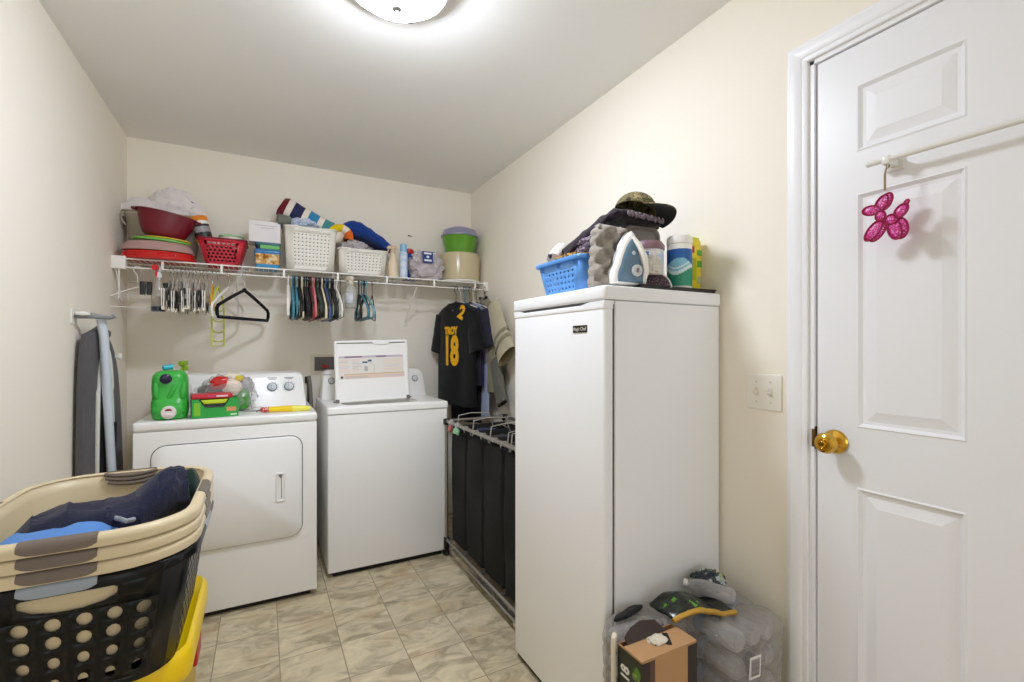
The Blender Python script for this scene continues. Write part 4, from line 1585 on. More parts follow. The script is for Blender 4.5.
def rr_yz(x0, x1, z0, z1, r, ins, y, n=6):
    cx, cz = (x0 + x1) / 2, (z0 + z1) / 2
    return [(cx + a, y, cz + b) for a, b in ring(x1 - x0 - 2 * ins, z1 - z0 - 2 * ins, max(r - ins, 0.002), n)]


g = G()
g.loft([rr_yz(DXa, DXb, DZa, DZb, 0.055, -0.004, 0.0005), rr_yz(DXa, DXb, DZa, DZb, 0.055, -0.004, -0.0006)])
g.build('door_gap', mat('grey_gasket', (96, 94, 92), rough=0.7), t)
# door with a recessed pull
g = G()
HX, HZa, HZb = 0.168, 0.497, 0.641
outer = [rr_yz(DXa, DXb, DZa, DZb, 0.055, 0, 0.000), rr_yz(DXa, DXb, DZa, DZb, 0.055, 0.0, -0.009), rr_yz(DXa, DXb, DZa, DZb, 0.055, 0.004, -0.013)]
g.loft(outer, cap0=True, cap1=True)
door_o = g.build('door', M_ENAMEL, t, sharp=50)
g = G()
hx0, hx1 = 0.182, 0.228
rr = [rr_yz(hx0, hx1, HZa, HZb, 0.008, 0, -0.0132), rr_yz(hx0, hx1, HZa, HZb, 0.008, 0.0, -0.0165), rr_yz(hx0, hx1, HZa, HZb, 0.008, 0.003, -0.018), rr_yz(hx0, hx1, HZa, HZb, 0.008, 0.008, -0.018),
      rr_yz(hx0, hx1, HZa, HZb, 0.008, 0.010, -0.0135)]
g.loft(rr, cap0=False, cap1=True)
hd = g.build('handle', M_ENAMEL, door_o)
g = G()
g.loft([[(hx0 + 0.011, -0.0138, HZb - 0.011), (hx1 - 0.015, -0.0138, HZb - 0.011), (hx1 - 0.018, -0.0138, HZb - 0.03), (hx1 - 0.018, -0.0138, HZa + 0.016), (hx1 - 0.021, -0.0138, HZa + 0.016), (hx1 - 0.021, -0.0138, HZb - 0.032)],
        [(hx0 + 0.011, -0.0142, HZb - 0.011), (hx1 - 0.015, -0.0142, HZb - 0.011), (hx1 - 0.018, -0.0142, HZb - 0.03), (hx1 - 0.018, -0.0142, HZa + 0.016), (hx1 - 0.021, -0.0142, HZa + 0.016), (hx1 - 0.021, -0.0142, HZb - 0.032)]])
g.build('finger_slot', mat('slot_grey', (120, 118, 116), rough=0.6), hd)
g = G()
console(g, X0 + 0.02, X1 - 0.024, DTOP - 0.001, 1.107, 0.335, 0.405, dyb - dyf - 0.06)
cons = g.build('control_panel', M_ENAMEL, t, sharp=35)
slope = math.atan2(0.07, 1.107 - DTOP)


def knob_at(parent, x, z, yf, slope, r, m_ring, m_knob, mark=True, nm='knob'):
    g = G()
    g.M = Matrix.Translation((x, yf, z)) @ Matrix.Rotation(PI / 2 - slope, 4, 'X')
    g.lathe([(r * 1.22, -0.001), (r * 1.22, 0.0015), (r * 1.0, 0.002)], 28)
    rg_ = g.build(nm, m_ring, parent)
    g = G()
    g.M = Matrix.Translation((x, yf, z)) @ Matrix.Rotation(PI / 2 - slope, 4, 'X')
    g.lathe([(r, 0.001), (r * 0.97, 0.008), (r * 0.80, 0.011), (r * 0.1, 0.0115)], 28)
    if mark:
        g.rbox((-r * 0.16, -r * 0.85, 0.008), (r * 0.16, r * 0.85, 0.022), 0.002, 0.002)
    g.build('dial', m_knob, rg_)
    return rg_


KB, KW = plastic('knob_blue_grey', (92, 108, 124), 0.4), plastic('knob_pale', (206, 212, 216), 0.35)
cx = (dx0 + dx1) / 2
for x, mk in ((0.043, True), (0.128, False)):
    zc = 1.030
    yf = 0.335 + 0.07 * (zc - DTOP) / (1.107 - DTOP) - 0.002
    k = knob_at(t, x - cx, zc, yf, slope, 0.021, KB, KW, True)
    g = G()
    for j in range(9):
        a = math.radians(-130 + 32 * j)
        g.M = Matrix.Translation((x - cx, yf, zc)) @ Matrix.Rotation(PI / 2 - slope, 4, 'X')
        g.box((0.031 * math.sin(a) - 0.0015, 0.031 * math.cos(a) - 0.0015, 0), (0.031 * math.sin(a) + 0.0015, 0.031 * math.cos(a) + 0.0015, 0.0015))
    g.build('dial_marks', mat('print_grey', (120, 124, 130), rough=0.6), k)
    g = G()
    for j, (wd, dz) in enumerate(((0.024, 0.048), (0.018, 0.041))):
        z_ = zc + dz
        y_ = 0.335 + 0.07 * (z_ - DTOP) / (1.107 - DTOP) - 0.0014
        g.box((x - cx - wd, y_, z_), (x - cx + wd, y_ + 0.001, z_ + 0.003))
    g.build('caption_print', _m['print_grey'], k)

# ================================================================== WASHER
wx0, wx1, wyf, wyb = 0.305, 0.985, 2.682, 3.29
t = thing('washing_machine', 'white top loading washing machine with raised lid beside the dryer', 'washing machine', ((wx0 + wx1) / 2, wyf, 0))
X0 = -(wx1 - wx0) / 2
X1 = -X0
WT = 0.928
g = G()
g.rbox((X0, 0.004, 0.03), (X1, wyb - wyf, 0.886), 0.010, 0.004)
g.build('body', M_ENAMEL, t)
g = G()
g.box((X0 + 0.03, 0.03, 0.0), (X1 - 0.03, 0.5, 0.035))
g.build('base', M_DARK, t)
# top deck as a frame round the tub opening
g = G()
ox0, ox1, oy0, oy1 = -0.25, 0.19, 0.055, 0.30
o0 = ring(X1 - X0 + 0.006, wyb - wyf + 0.004, 0.014, 6)
cy = (wyb - wyf) / 2
# same count of points on the opening
op = [((ox0 + ox1) / 2 + a, (oy0 + oy1) / 2 - 0 + b) for a, b in ring(ox1 - ox0, oy1 - oy0, 0.06, 6)]
out = [(a, cy + b) for a, b in o0]


def shrink(P, d):
    return [(a - math.copysign(d, a), b - math.copysign(d, b - cy)) for a, b in P]


g.loft([[(a, b, 0.889) for a, b in out], [(a, b, WT - 0.010) for a, b in out], [(a, b, WT - 0.003) for a, b in shrink(out, 0.004)], [(a, b, WT) for a, b in shrink(out, 0.012)],
        [(a, b, WT) for a, b in op], [(a, b, WT - 0.012) for a, b in op], [(a * 0.96, b, WT - 0.03) for a, b in op]], cap0=False, cap1=False)
g.build('top_panel', M_ENAMEL, t, sharp=50)
g = G()
g.lathe([(0.19, 0.90), (0.19, 0.86), (0.185, 0.60), (0.02, 0.58)], 32, c=(-0.03, 0.30, 0), cap0=False)
g.build('tub', mat('tub_plastic', (190, 192, 194), rough=0.4), t)
g = G()
console(g, X0 + 0.008, X1 - 0.008, WT - 0.001, 1.107, 0.395, 0.445, wyb - wyf - 0.05, r=0.035)
g.build('control_panel', M_ENAMEL, t, sharp=35)
sl2 = math.atan2(0.05, 0.18)
wcx = (wx0 + wx1) / 2
for x in (0.375, 0.905):
    zc = 1.042
    knob_at(t, x - wcx, zc, 0.395 + 0.05 * (zc - WT) / 0.18 - 0.002, sl2, 0.017, plastic('knob_ring_grey', (110, 112, 112), 0.4), KW)
g = G()
z_ = 1.078
g.box((0.325 - wcx, 0.395 + 0.05 * (z_ - WT) / 0.18 - 0.0012, z_), (0.375 - wcx, 0.395 + 0.05 * (z_ - WT) / 0.18, z_ + 0.004))
g.build('caption_print', _m['print_grey'], t)
# lid standing open
LW, LH = 0.432, 0.365
lx, ly = 0.585 - wcx, 0.175
lid_r = Matrix.Translation((lx, ly, WT + 0.003)) @ Matrix.Rotation(math.radians(-1.4), 4, 'Y') @ Matrix.Rotation(math.radians(-4), 4, 'X')
g = G()
g.M = lid_r
fr = [[(a, 0.022, LH / 2 + b) for a, b in ring(LW, LH, 0.012, 5)], [(a, 0.006, LH / 2 + b) for a, b in ring(LW, LH, 0.012, 5)], [(a, 0.0, LH / 2 + b) for a, b in ring(LW - 0.01, LH - 0.01, 0.012, 5)],
      [(a, 0.0, LH / 2 + b) for a, b in ring(LW - 0.026, LH - 0.026, 0.008, 5)], [(a, 0.004, LH / 2 + b) for a, b in ring(LW - 0.030, LH - 0.030, 0.008, 5)]]
g.loft(fr)
lid = g.build('lid', M_ENAMEL, t, sharp=30)
# strike dimple and corner hinges
g = G()
g.M = lid_r
g.loft([[(0.052 + 0.052 * math.cos(a), 0.001, LH - 0.012 - 0.016 * math.sin(a)) for a in [PI * k / 10 for k in range(11)]], [(0.052 + 0.052 * math.cos(a), -0.0035, LH - 0.012 - 0.016 * math.sin(a)) for a in [PI * k / 10 for k in range(11)]]])
g.M = lid_r @ Matrix.Translation((0.058, 0, 0))
g.build('lid_strike', M_ENAMEL, lid)
g = G()
g.M = lid_r
for sx in (-1, 1):
    g.rbox((sx * (LW / 2 - 0.01) - 0.010, -0.003, -0.002), (sx * (LW / 2 - 0.01) + 0.010, 0.020, 0.022), 0.003, 0.002)
g.cyl((-LW / 2 - 0.012, 0.012, 0.008), (LW / 2 + 0.012, 0.012, 0.008), 0.004, n=8)
g.build('hinges', mat('hinge_grey', (104, 100, 96), rough=0.5), lid)
g = G()
g.M = lid_r
g.box((-0.20, 0.0015, LH - 0.019), (0.20, 0.0042, LH - 0.0155))
g.build('top_seam', _m['hinge_grey'], lid)
# instruction stickers: pale sheets, a purple rule, an amber rule, blocks of small print
LAB = [mat('sticker_paper', (226, 222, 216), rough=0.5), mat('sticker_purple', (120, 92, 138), rough=0.5), mat('sticker_amber', (204, 160, 92), rough=0.5), mat('sticker_print', (186, 180, 182), rough=0.5),
       mat('sticker_peach', (228, 204, 190), rough=0.5), mat('sticker_blue', (78, 96, 128), rough=0.5), mat('sticker_dark', (70, 62, 60), rough=0.5), mat('sticker_lilac', (206, 198, 214), rough=0.5)]
g = G()
g.M = lid_r


def stk(x0, x1, z0, z1, mi, d=0.0):
    g.box((x0, 0.0032 - d, z0), (x1, 0.0042, z1), mi)


stk(-0.195, 0.185, 0.138, 0.272, 0)
stk(-0.192, 0.182, 0.262, 0.271, 1, 0.0004)
for a, b in ((-0.192, -0.16), (-0.06, 0.02), (0.08, 0.182)):
    stk(a, b, 0.2635, 0.2695, 7, 0.0006)
stk(-0.165, 0.190, 0.1625, 0.1665, 2, 0.0004)
stk(-0.165, 0.190, 0.138, 0.1605, 4, 0.0003)
rnd = random.Random(5)
for cx0, cx1 in ((-0.192, -0.128), (-0.118, -0.062), (0.065, 0.185)):
    for k in range(8):
        z = 0.246 - k * 0.0095
        stk(cx0, cx1 - rnd.uniform(0, 0.02), z, z + 0.0032, rnd.choice((3, 4, 4, 7)), 0.0004)
for k in range(2):
    for cx0, cx1 in ((-0.155, -0.03), (0.06, 0.185)):
        stk(cx0, cx1, 0.143 + 0.007 * k, 0.146 + 0.007 * k, 3 if cx0 < 0 else 7, 0.0005)
stk(-0.060, -0.030, 0.228, 0.238, 5, 0.0005)
stk(-0.028, -0.006, 0.236, 0.248, 5, 0.0005)
for a in range(10):
    an = math.radians(20 + 12 * a)
    g.M = lid_r
    g.box((-0.035 + 0.045 * math.sin(an) - 0.002, 0.0026, 0.195 + 0.036 * math.cos(an) - 0.002), (-0.035 + 0.045 * math.sin(an) + 0.002, 0.0042, 0.195 + 0.036 * math.cos(an) + 0.002), 3)
stk(-0.05, -0.03, 0.18, 0.21, 3, 0.0005)
g.M = lid_r
g.M = lid_r @ Matrix.Translation((-0.178, 0.0026, 0.148)) @ Matrix.Rotation(PI / 2, 4, 'X')
g.lathe([(0.0075, -0.0015), (0.0075, 0.0004)], 14, mi=6)
g.build('instruction_sticker', LAB, lid)

# laundry supply box in the wall, and hoses between the machines
t = thing('supply_box', 'recessed laundry supply box in the wall behind washer', 'outlet box', (0.39, BY, 1.145))
g = G()
for a, b, c, d in ((-0.115, -0.093, -0.07, 0.06), (0.093, 0.115, -0.07, 0.06), (-0.093, 0.093, 0.043, 0.06), (-0.093, 0.093, -0.07, -0.05)):
    g.box((a, -0.012, c), (b, 0.0, d))
g.build('frame', mat('box_ivory', (222, 214, 196), rough=0.5), t)
g = G()
g.box((-0.093, -0.004, -0.05), (0.093, -0.001, 0.043))
g.build('recess', mat('recess_grey', (110, 106, 102), rough=0.8), t)
for x, m in ((-0.03, plastic('valve_red', (170, 30, 30))), (0.04, plastic('valve_blue', (40, 70, 150)))):
    g = G()
    g.cyl((x, -0.004, -0.02), (x, -0.035, -0.02), 0.012, n=12)
    g.rbox((x - 0.02, -0.045, -0.026), (x + 0.02, -0.033, -0.014), 0.004, 0.002)
    g.build('valve', m, t)
g = G()
g.tube([(0.262, BY - 0.02, 1.06), (0.268, BY - 0.05, 1.0), (0.272, 3.28, 0.9), (0.272, 3.25, 0.6), (0.268, 3.2, 0.25), (0.272, 3.15, 0.02)], 0.012, 10)
tag(g.build('drain_hose', mat('hose_grey', (120, 116, 110), rough=0.6)), 'grey corrugated hose hanging in the gap between dryer and washer', 'hose')
g = G()
g.tube([(0.255, BY - 0.012, 1.03), (0.258, BY - 0.03, 1.0), (0.256, 3.30, 0.86), (0.260, 3.31, 0.5), (0.256, 3.29, 0.05), (0.272, 3.1, 0.012)], 0.006, 8)
g.rbox((0.238, BY - 0.014, 1.015), (0.274, BY - 0.0, 1.06), 0.006, 0.004)
tag(g.build('power_cord', mat('cord_black', (52, 48, 46), rough=0.6)), 'dark power cord plugged into the wall between dryer and washer', 'cord')

# ================================================================== ON THE DRYER
GREEN = plastic('jug_green', (58, 176, 66), 0.3)
t = thing('detergent_jug', 'big green laundry detergent jug with white tap on dryer corner', 'detergent jug', (-0.380, 2.655, DTOP + 0.0005), (0, 0, math.radians(3)))
g = G()
rg = []
for z, W, D, yo in ((0.0, 0.112, 0.10, 0.0), (0.008, 0.132, 0.125, 0.0), (0.03, 0.140, 0.140, -0.002), (0.075, 0.140, 0.140, -0.002), (0.088, 0.136, 0.128, 0.003), (0.10, 0.134, 0.120, 0.006), (0.14, 0.138, 0.122, 0.005),
                    (0.18, 0.136, 0.124, 0.004), (0.20, 0.128, 0.118, 0.004), (0.214, 0.108, 0.098, 0.004), (0.221, 0.07, 0.06, 0.004)):
    rg.append([(x, y + yo, z) for x, y in ring(W, D, min(W, D) * 0.33, 6)])
g.loft(rg)
body = g.build('body', GREEN, t, sharp=60)
g = G()
# moulded ridges on the face
for px_, pz_, an_, ln_ in ((0.012, 0.128, 24, 0.046), (-0.047, 0.130, -4, 0.040), (0.052, 0.130, 6, 0.040)):
    g.M = Matrix.Translation((px_, -0.052, pz_)) @ Matrix.Rotation(math.radians(an_), 4, 'Y')
    g.ball((0, 0, 0), 0.012, 0.009, ln_)
g.M = Matrix.Identity(4)
g.ball((0.0, -0.062, 0.045), 0.062, 0.014, 0.036)
g.build('moulding', GREEN, body, sharp=80)
g = G()
g.M = Matrix.Translation((-0.012, -0.054, 0.186)) @ Matrix.Rotation(PI / 2 + 0.25, 4, 'X')
g.lathe([(0.022, -0.008), (0.023, 0.006), (0.018, 0.010), (0.0175, 0.020), (0.015, 0.022), (0.002, 0.0225)], 26)
g.build('fill_cap', plastic('cap_indigo', (38, 32, 66), 0.3), t)
g = G()
g.M = Matrix.Translation((0.0, -0.074, 0.036)) @ Matrix.Rotation(PI / 2, 4, 'X')
g.lathe([(0.029, -0.01), (0.0295, 0.004), (0.026, 0.009), (0.002, 0.010)], 28)
tap = g.build('tap', plastic('tap_white', (232, 226, 222), 0.35), t)
g = G()
g.M = Matrix.Translation((0.0, -0.074, 0.036)) @ Matrix.Rotation(PI / 2, 4, 'X')
g.add([(0.014 * math.cos(PI * k / 12), 0.007 + 0.010 * math.sin(PI * k / 12), 0.0105) for k in range(13)], [tuple(range(13))])
g.build('tap_button', plastic('tap_maroon', (140, 26, 52), 0.35), tap)
g = G()
g.rbox((-0.014, -0.090, 0.020), (0.014, -0.082, 0.030), 0.003, 0.002)
g.build('spout', plastic('tap_white', (232, 226, 222), 0.35), tap)
t = thing('measuring_cup', 'small aqua measuring cup lying on the green detergent jug', 'cup', (-0.408, 2.660, DTOP + 0.2205), (0, 0, 0.5))
g = G()
g.M = Matrix.Rotation(PI / 2 - 0.12, 4, 'Y') @ Matrix.Translation((-0.013, 0, 0))
g.lathe([(0.010, 0), (0.012, 0.002), (0.0135, 0.038), (0.012, 0.038), (0.010, 0.004), (0.002, 0.003)], 20, cap0=True, cap1=True)
g.build('body', plastic('aqua_plastic', (58, 180, 204), 0.3), t)
spray_bottle('spray_bottle', 'white spray bottle with lime green head behind the detergent jug', (-0.352, 2.86, DTOP + 0.0005), M_WHITE, plastic('lime_head', (140, 178, 34), 0.35), h=0.215, r=0.033,
             rot=(0, 0, math.radians(75)), label_m=plastic('bottle_label_grey', (196, 200, 196)))

# dryer sheet box
t = thing('dryer_sheet_box', 'open bright green box with black and lime front cutout on dryer', 'box', (-0.205, 2.632, DTOP + 0.0005), (0, 0, math.radians(10)))
g = G()
W, D, Hh = 0.186, 0.085, 0.088
# front with a trapezoid opening
fr = [(-W / 2, 0), (W / 2, 0), (W / 2, Hh), (0.055, Hh), (0.032, Hh - 0.038), (-0.040, Hh - 0.038), (-0.064, Hh), (-W / 2, Hh)]
g.prism([(a, b) for a, b in fr], -D / 2, -D / 2 + 0.002, 'y')
g.box((-W / 2, -D / 2 + 0.002, 0), (-W / 2 + 0.002, D / 2, Hh))
g.box((W / 2 - 0.002, -D / 2 + 0.002, 0), (W / 2, D / 2, Hh))
g.box((-W / 2, D / 2 - 0.002, 0), (W / 2, D / 2, Hh))
g.box((-W / 2, -D / 2, 0), (W / 2, D / 2, 0.002))
body = g.build('box_body', mat('box_green', (36, 160, 62), rough=0.4), t)
g = G()
for a, b, c, d in ((-0.064, Hh, -0.040, Hh - 0.038), (-0.040, Hh - 0.038, 0.032, Hh - 0.038), (0.032, Hh - 0.038, 0.055, Hh)):
    g.tube([(a, -D / 2 - 0.0005, b), (c, -D / 2 - 0.0005, d)], 0.003, 6)
g.build('cutout_edge', mat('box_black', (28, 30, 30), rough=0.5), body)
g = G()
g.rbox((-0.068, -0.034, 0.003), (0.068, 0.036, 0.062), 0.004, 0.003)
g.build('packet', mat('packet_black', (30, 30, 34), rough=0.5), t)
g = G()
g.rbox((-0.066, -0.036, 0.063), (0.066, 0.034, 0.083), 0.004, 0.004)
g.build('sheet_stack', mat('sheets_lime', (196, 216, 44), rough=0.7), t)
g = G()
for a, b, c, d, mi in ((-0.085, -0.06, 0.012, 0.072, 0), (0.044, 0.083, 0.026, 0.046, 1), (0.06, 0.086, 0.006, 0.014, 2)):
    g.box((a, -D / 2 - 0.0008, c), (b, -D / 2 - 0.0001, d), mi)
g.build('printed_panel', [mat('print_lime', (120, 190, 40), rough=0.4), mat('print_salmon', (214, 150, 100), rough=0.4), mat('print_pale', (190, 214, 180), rough=0.4)], body)
t = thing('flat_carton', 'flat red carton lying on the green dryer sheet box', 'box', (-0.218, 2.640, DTOP + 0.0895), (0, 0, math.radians(9)))
g = G()
g.rbox((-0.082, -0.045, 0), (0.082, 0.05, 0.020), 0.003, 0.002)
body = g.build('body', mat('carton_red', (196, 30, 48), rough=0.4), t)
g = G()
g.box((0.015, -0.0458, 0.006), (0.062, -0.045, 0.014))
g.box((-0.02, -0.0458, 0.007), (0.01, -0.045, 0.013), 1)
g.build('printed_panel', [mat('print_pink', (236, 196, 206), rough=0.4), mat('print_magenta', (206, 60, 130), rough=0.4)], body)
# bag of laundry pods / packets
t = thing('plastic_bag', 'clear plastic bag of red, green and white packets on dryer', 'plastic bag', (-0.165, 2.82, DTOP + 0.001))
g = G()
heap(g, (0.0, 0, 0.082), (0.128, 0.075, 0.100), seed=41, amp=0.3, fold=9, flat=-0.8, power=0.8)
g.build('bag', film('bag_film', (214, 212, 214), 0.20, 0.1), t)
for nm, c, sz, sd, rgb in (('red_packet', (-0.03, -0.035, 0.145), (0.045, 0.025, 0.035), 2, (196, 34, 26)), ('white_packet', (0.025, -0.035, 0.12), (0.042, 0.03, 0.045), 4, (230, 214, 196)),
                           ('green_packet', (0.07, -0.02, 0.055), (0.038, 0.04, 0.055), 5, (66, 150, 50)), ('grey_packet', (-0.075, 0.0, 0.11), (0.05, 0.04, 0.026), 6, (120, 112, 108)),
                           ('clear_packet', (0.0, 0.0, 0.05), (0.1, 0.05, 0.05), 7, (150, 150, 146)), ('silver_packet', (0.085, 0.0, 0.125), (0.032, 0.035, 0.045), 8, (168, 164, 166)),
                           ('yellow_packet', (0.055, -0.03, 0.168), (0.018, 0.012, 0.016), 9, (206, 186, 44)), ('cream_packet', (0.02, 0.0, 0.175), (0.045, 0.03, 0.022), 10, (226, 218, 200))):
    g = G()
    heap(g, c, sz, seed=sd + 50, amp=0.25, fold=6, nu=24, nv=14, flat=-0.8, power=0.75)
    g.build(nm, plastic('pack_' + nm, rgb, 0.25), t)
t = thing('wire_rack', 'small folded wire piece lying on dryer top beside the plastic bag', 'wire', (-0.065, 2.76, DTOP + 0.003))
g = G()
g.tube([(-0.02, 0, 0), (0.07, 0.0, 0.0), (0.082, -0.02, 0.0), (0.066, -0.034, 0.0), (-0.02, -0.034, 0)], 0.0022, 6)
g.tube([(0.01, 0.0, 0.0), (0.02, 0.0, 0.016), (0.055, 0, 0.016), (0.07, 0, 0.0)], 0.0018, 6)
g.build('frame', mat('wire_grey', (150, 146, 140), rough=0.4), t)
# yellow wand
t = thing('lighter_wand', 'yellow tapered plastic wand with red printed end on dryer top', 'wand', (0.075, 2.650, DTOP + 0.0165), (0, 0, math.radians(-5)))
g = G()
g.tube([(-0.05, 0, 0), (0.0, 0, 0.0), (0.055, 0, 0)], 0.0155, 14, rf=lambda f: 0.86 + 0.14 * f)
g.build('barrel', plastic('bright_yellow', (238, 204, 20), 0.35), t)
g = G()
g.tube([(0.055, 0, 0), (0.10, 0, -0.001), (0.135, 0, -0.003), (0.142, 0, -0.004)], 0.0156, 14, rf=lambda f: 1 - 0.55 * f * f)
g.build('cap', plastic('pale_yellow', (236, 228, 90), 0.35), t)
g = G()
g.tube([(-0.088, 0, 0), (-0.084, 0, 0.0), (-0.05, 0, 0)], 0.0132, 14, rf=lambda f: 0.7 + 0.3 * min(1, f * 3))
g.build('red_end', blotchy('red_print', [(0, (186, 30, 30)), (0.55, (230, 214, 204)), (0.62, (186, 30, 30))], 90, 0.4), t)
g = G()
g.tube([(-0.086, 0, 0), (-0.098, -0.006, -0.004), (-0.106, -0.012, -0.007)], 0.0028, 8)
g.build('tip', mat('tip_brown', (86, 40, 34), rough=0.5), t)

# ================================================================== IRONING BOARD ON THE LEFT WALL
bx, by = -0.655, 2.478
bang = math.atan2(2.79 - 2.478, -0.585 + 0.655)
t = thing('ironing_board', 'folded ironing board with grey cover hanging nose up on left wall', 'ironing board', (bx, by, 0.07), (0, 0, bang))
BL = 1.275


def board_outline(ins, n=60):
    # local x from 0 (near edge) to BWd, z from 0 to BL; nose at top
    BWd = 0.315
    pts = []
    for k in range(n):
        s = k / (n - 1)
        pts.append(s)
    L = []
    for k in range(n + 1):
        z = ins + (BL - 2 * ins) * k / n
        u = max(0, (z - 0.62 + ins) / (BL - 0.62))
        hw = (BWd / 2 - ins) * (1 - 0.26 * min(1, u) ** 1.3) * (max(0.0, 1 - min(1, u) ** 7) ** 0.5)
        if z < 0.04 + ins:
            hw *= math.sqrt(max(0.02, 1 - ((0.04 + ins - z) / 0.045) ** 2))
        L.append((z, max(hw, 0.004)))
    c = BWd / 2
    # near edge straighter than the far one
    sh = [-0.5 * max(0, (BWd / 2 - ins) - hw) if z > BL - 0.6 and hw > 0.06 else 0.0 for z, hw in L]
    left = [(c - hw + d, z) for (z, hw), d in zip(L, sh)]
    right = [(c + hw + d, z) for (z, hw), d in zip(L, sh)]
    return left + right[::-1]


# local -y faces the room
g = G()
g.loft([[(a, 0.014, z) for a, z in board_outline(0.0)], [(a, -0.004, z) for a, z in board_outline(0.0)], [(a, -0.010, z) for a, z in board_outline(0.006)], [(a, -0.012, z) for a, z in board_outline(0.02)]], cap0=True, cap1=True)
g.build('board_cover', cloth('charcoal_cover', (92, 90, 92), 0.15), t, sharp=70)
g = G()
oi, oo = board_outline(0.101), board_outline(0.083)
g.loft([[(a, -0.0125, z) for a, z in oo], [(a, -0.018, z) for a, z in oo], [(a, -0.018, z) for a, z in oi], [(a, -0.0125, z) for a, z in oi]], False, False)
g.build('elastic_hem', mat('hem_white', (236, 234, 228), rough=0.9, bump=0.6, bscale=90), t, sharp=60)
g = G()
oi = board_outline(0.104)
g.loft([[(a, -0.0122, z) for a, z in oi], [(a, -0.0145, z) for a, z in oi]])
g.build('mesh_top', mat('mesh_black', (26, 26, 28), rough=0.7, bump=0.5, bscale=200), t)
g = G()
path = [(0.085, -0.034, 1.30), (0.10, -0.036, 1.22), (0.155, -0.038, 0.62), (0.195, -0.038, 0.15)]
g.tube(path, 0.0165, 12)
leg = g.build('leg', mat('pale_blue_tube', (206, 214, 226), rough=0.35, spec=0.6), t)
g = G()
g.cyl((0.195, -0.038, 0.15), (0.198, -0.038, 0.11), 0.019, n=12)
g.build('foot_cap', M_BLACK, leg)
g = G()
g.tube([(0.19, -0.030, 0.85), (0.175, -0.030, 0.50), (0.12, -0.030, 0.12)], 0.011, 10)
g.build('leg', mat('dark_tube', (50, 50, 54), rough=0.4, metal=0.4), t)
g = G()
g.tube([(0.07, -0.03, 0.60), (0.17, -0.03, 0.645)], 0.005, 8)
g.tube([(0.07, -0.03, 0.575), (0.17, -0.03, 0.62)], 0.005, 8)
g.build('latch_rod', M_STEEL, t)
g = G()
g.tube([(0.235, -0.015, 1.14), (0.262, -0.02, 1.13), (0.275, -0.012, 1.15)], 0.007, 8)
g.build('tie', _m['hem_white'], t)
t = thing('wall_hook', 'white and grey ironing board hook fixed on the left wall', 'hook', (LX, 2.50, 1.375))
g = G()
g.rbox((0, -0.035, -0.03), (0.006, 0.035, 0.03), 0.004, 0.002)
g.build('wall_plate', M_WHITE, t)
g = G()
g.tube([(0.004, 0, 0.0), (0.055, 0.012, 0.002), (0.11, 0.03, 0.0), (0.125, 0.035, 0.008)], 0.0085, 10)
g.tube([(0.05, 0.012, 0.012), (0.12, 0.034, 0.0)], 0.006, 8)
g.build('arm', mat('arm_grey', (132, 134, 136), rough=0.4), t)
g = G()
g.lathe([(0.005, -0.008), (0.022, -0.006), (0.024, 0.0), (0.018, 0.007), (0.004, 0.009)], 20, c=(0.034, -0.012, 0.012))
g.build('cap', M_WHITE, t)

# ================================================================== LAUNDRY BASKETS IN FRONT
SCX, SCY = -0.368, 1.58
BEIGE = plastic('beige_plastic', (214, 198, 164), 0.4)
TAUPE = plastic('taupe_plastic', (112, 100, 90), 0.45)
t = thing('storage_tote', 'yellow plastic tote with thick lid on floor under the baskets', 'storage bin', (-0.392, 1.622, 0))
g = G()
g.loft([[(x, y, z) for x, y in ring(W, D, r, 6)] for W, D, r, z in ((0.37, 0.41, 0.05, 0.0), (0.385, 0.425, 0.05, 0.01), (0.42, 0.47, 0.055, 0.42), (0.43, 0.48, 0.055, 0.43))])
g.build('body', plastic('tote_yellow', (222, 188, 26), 0.4), t)
g = G()
g.loft([[(x, y, z) for x, y in ring(W, D, r, 8)] for W, D, r, z in ((0.435, 0.485, 0.06, 0.425), (0.462, 0.50, 0.075, 0.428), (0.468, 0.506, 0.078, 0.445), (0.465, 0.502, 0.078, 0.485), (0.455, 0.493, 0.075, 0.497),
                                                                    (0.44, 0.49, 0.07, 0.502), (0.425, 0.475, 0.065, 0.498), (0.41, 0.46, 0.06, 0.492))])
g.build('lid', plastic('lid_yellow', (244, 206, 10), 0.35), t, sharp=60)
g = G()
g.rbox((0.196, 0.05, 0.30), (0.218, 0.15, 0.435), 0.006, 0.004)
g.rbox((0.200, 0.04, 0.33), (0.212, 0.16, 0.36), 0.005, 0.004)
g.build('latch', plastic('latch_red', (190, 24, 34), 0.35), t)


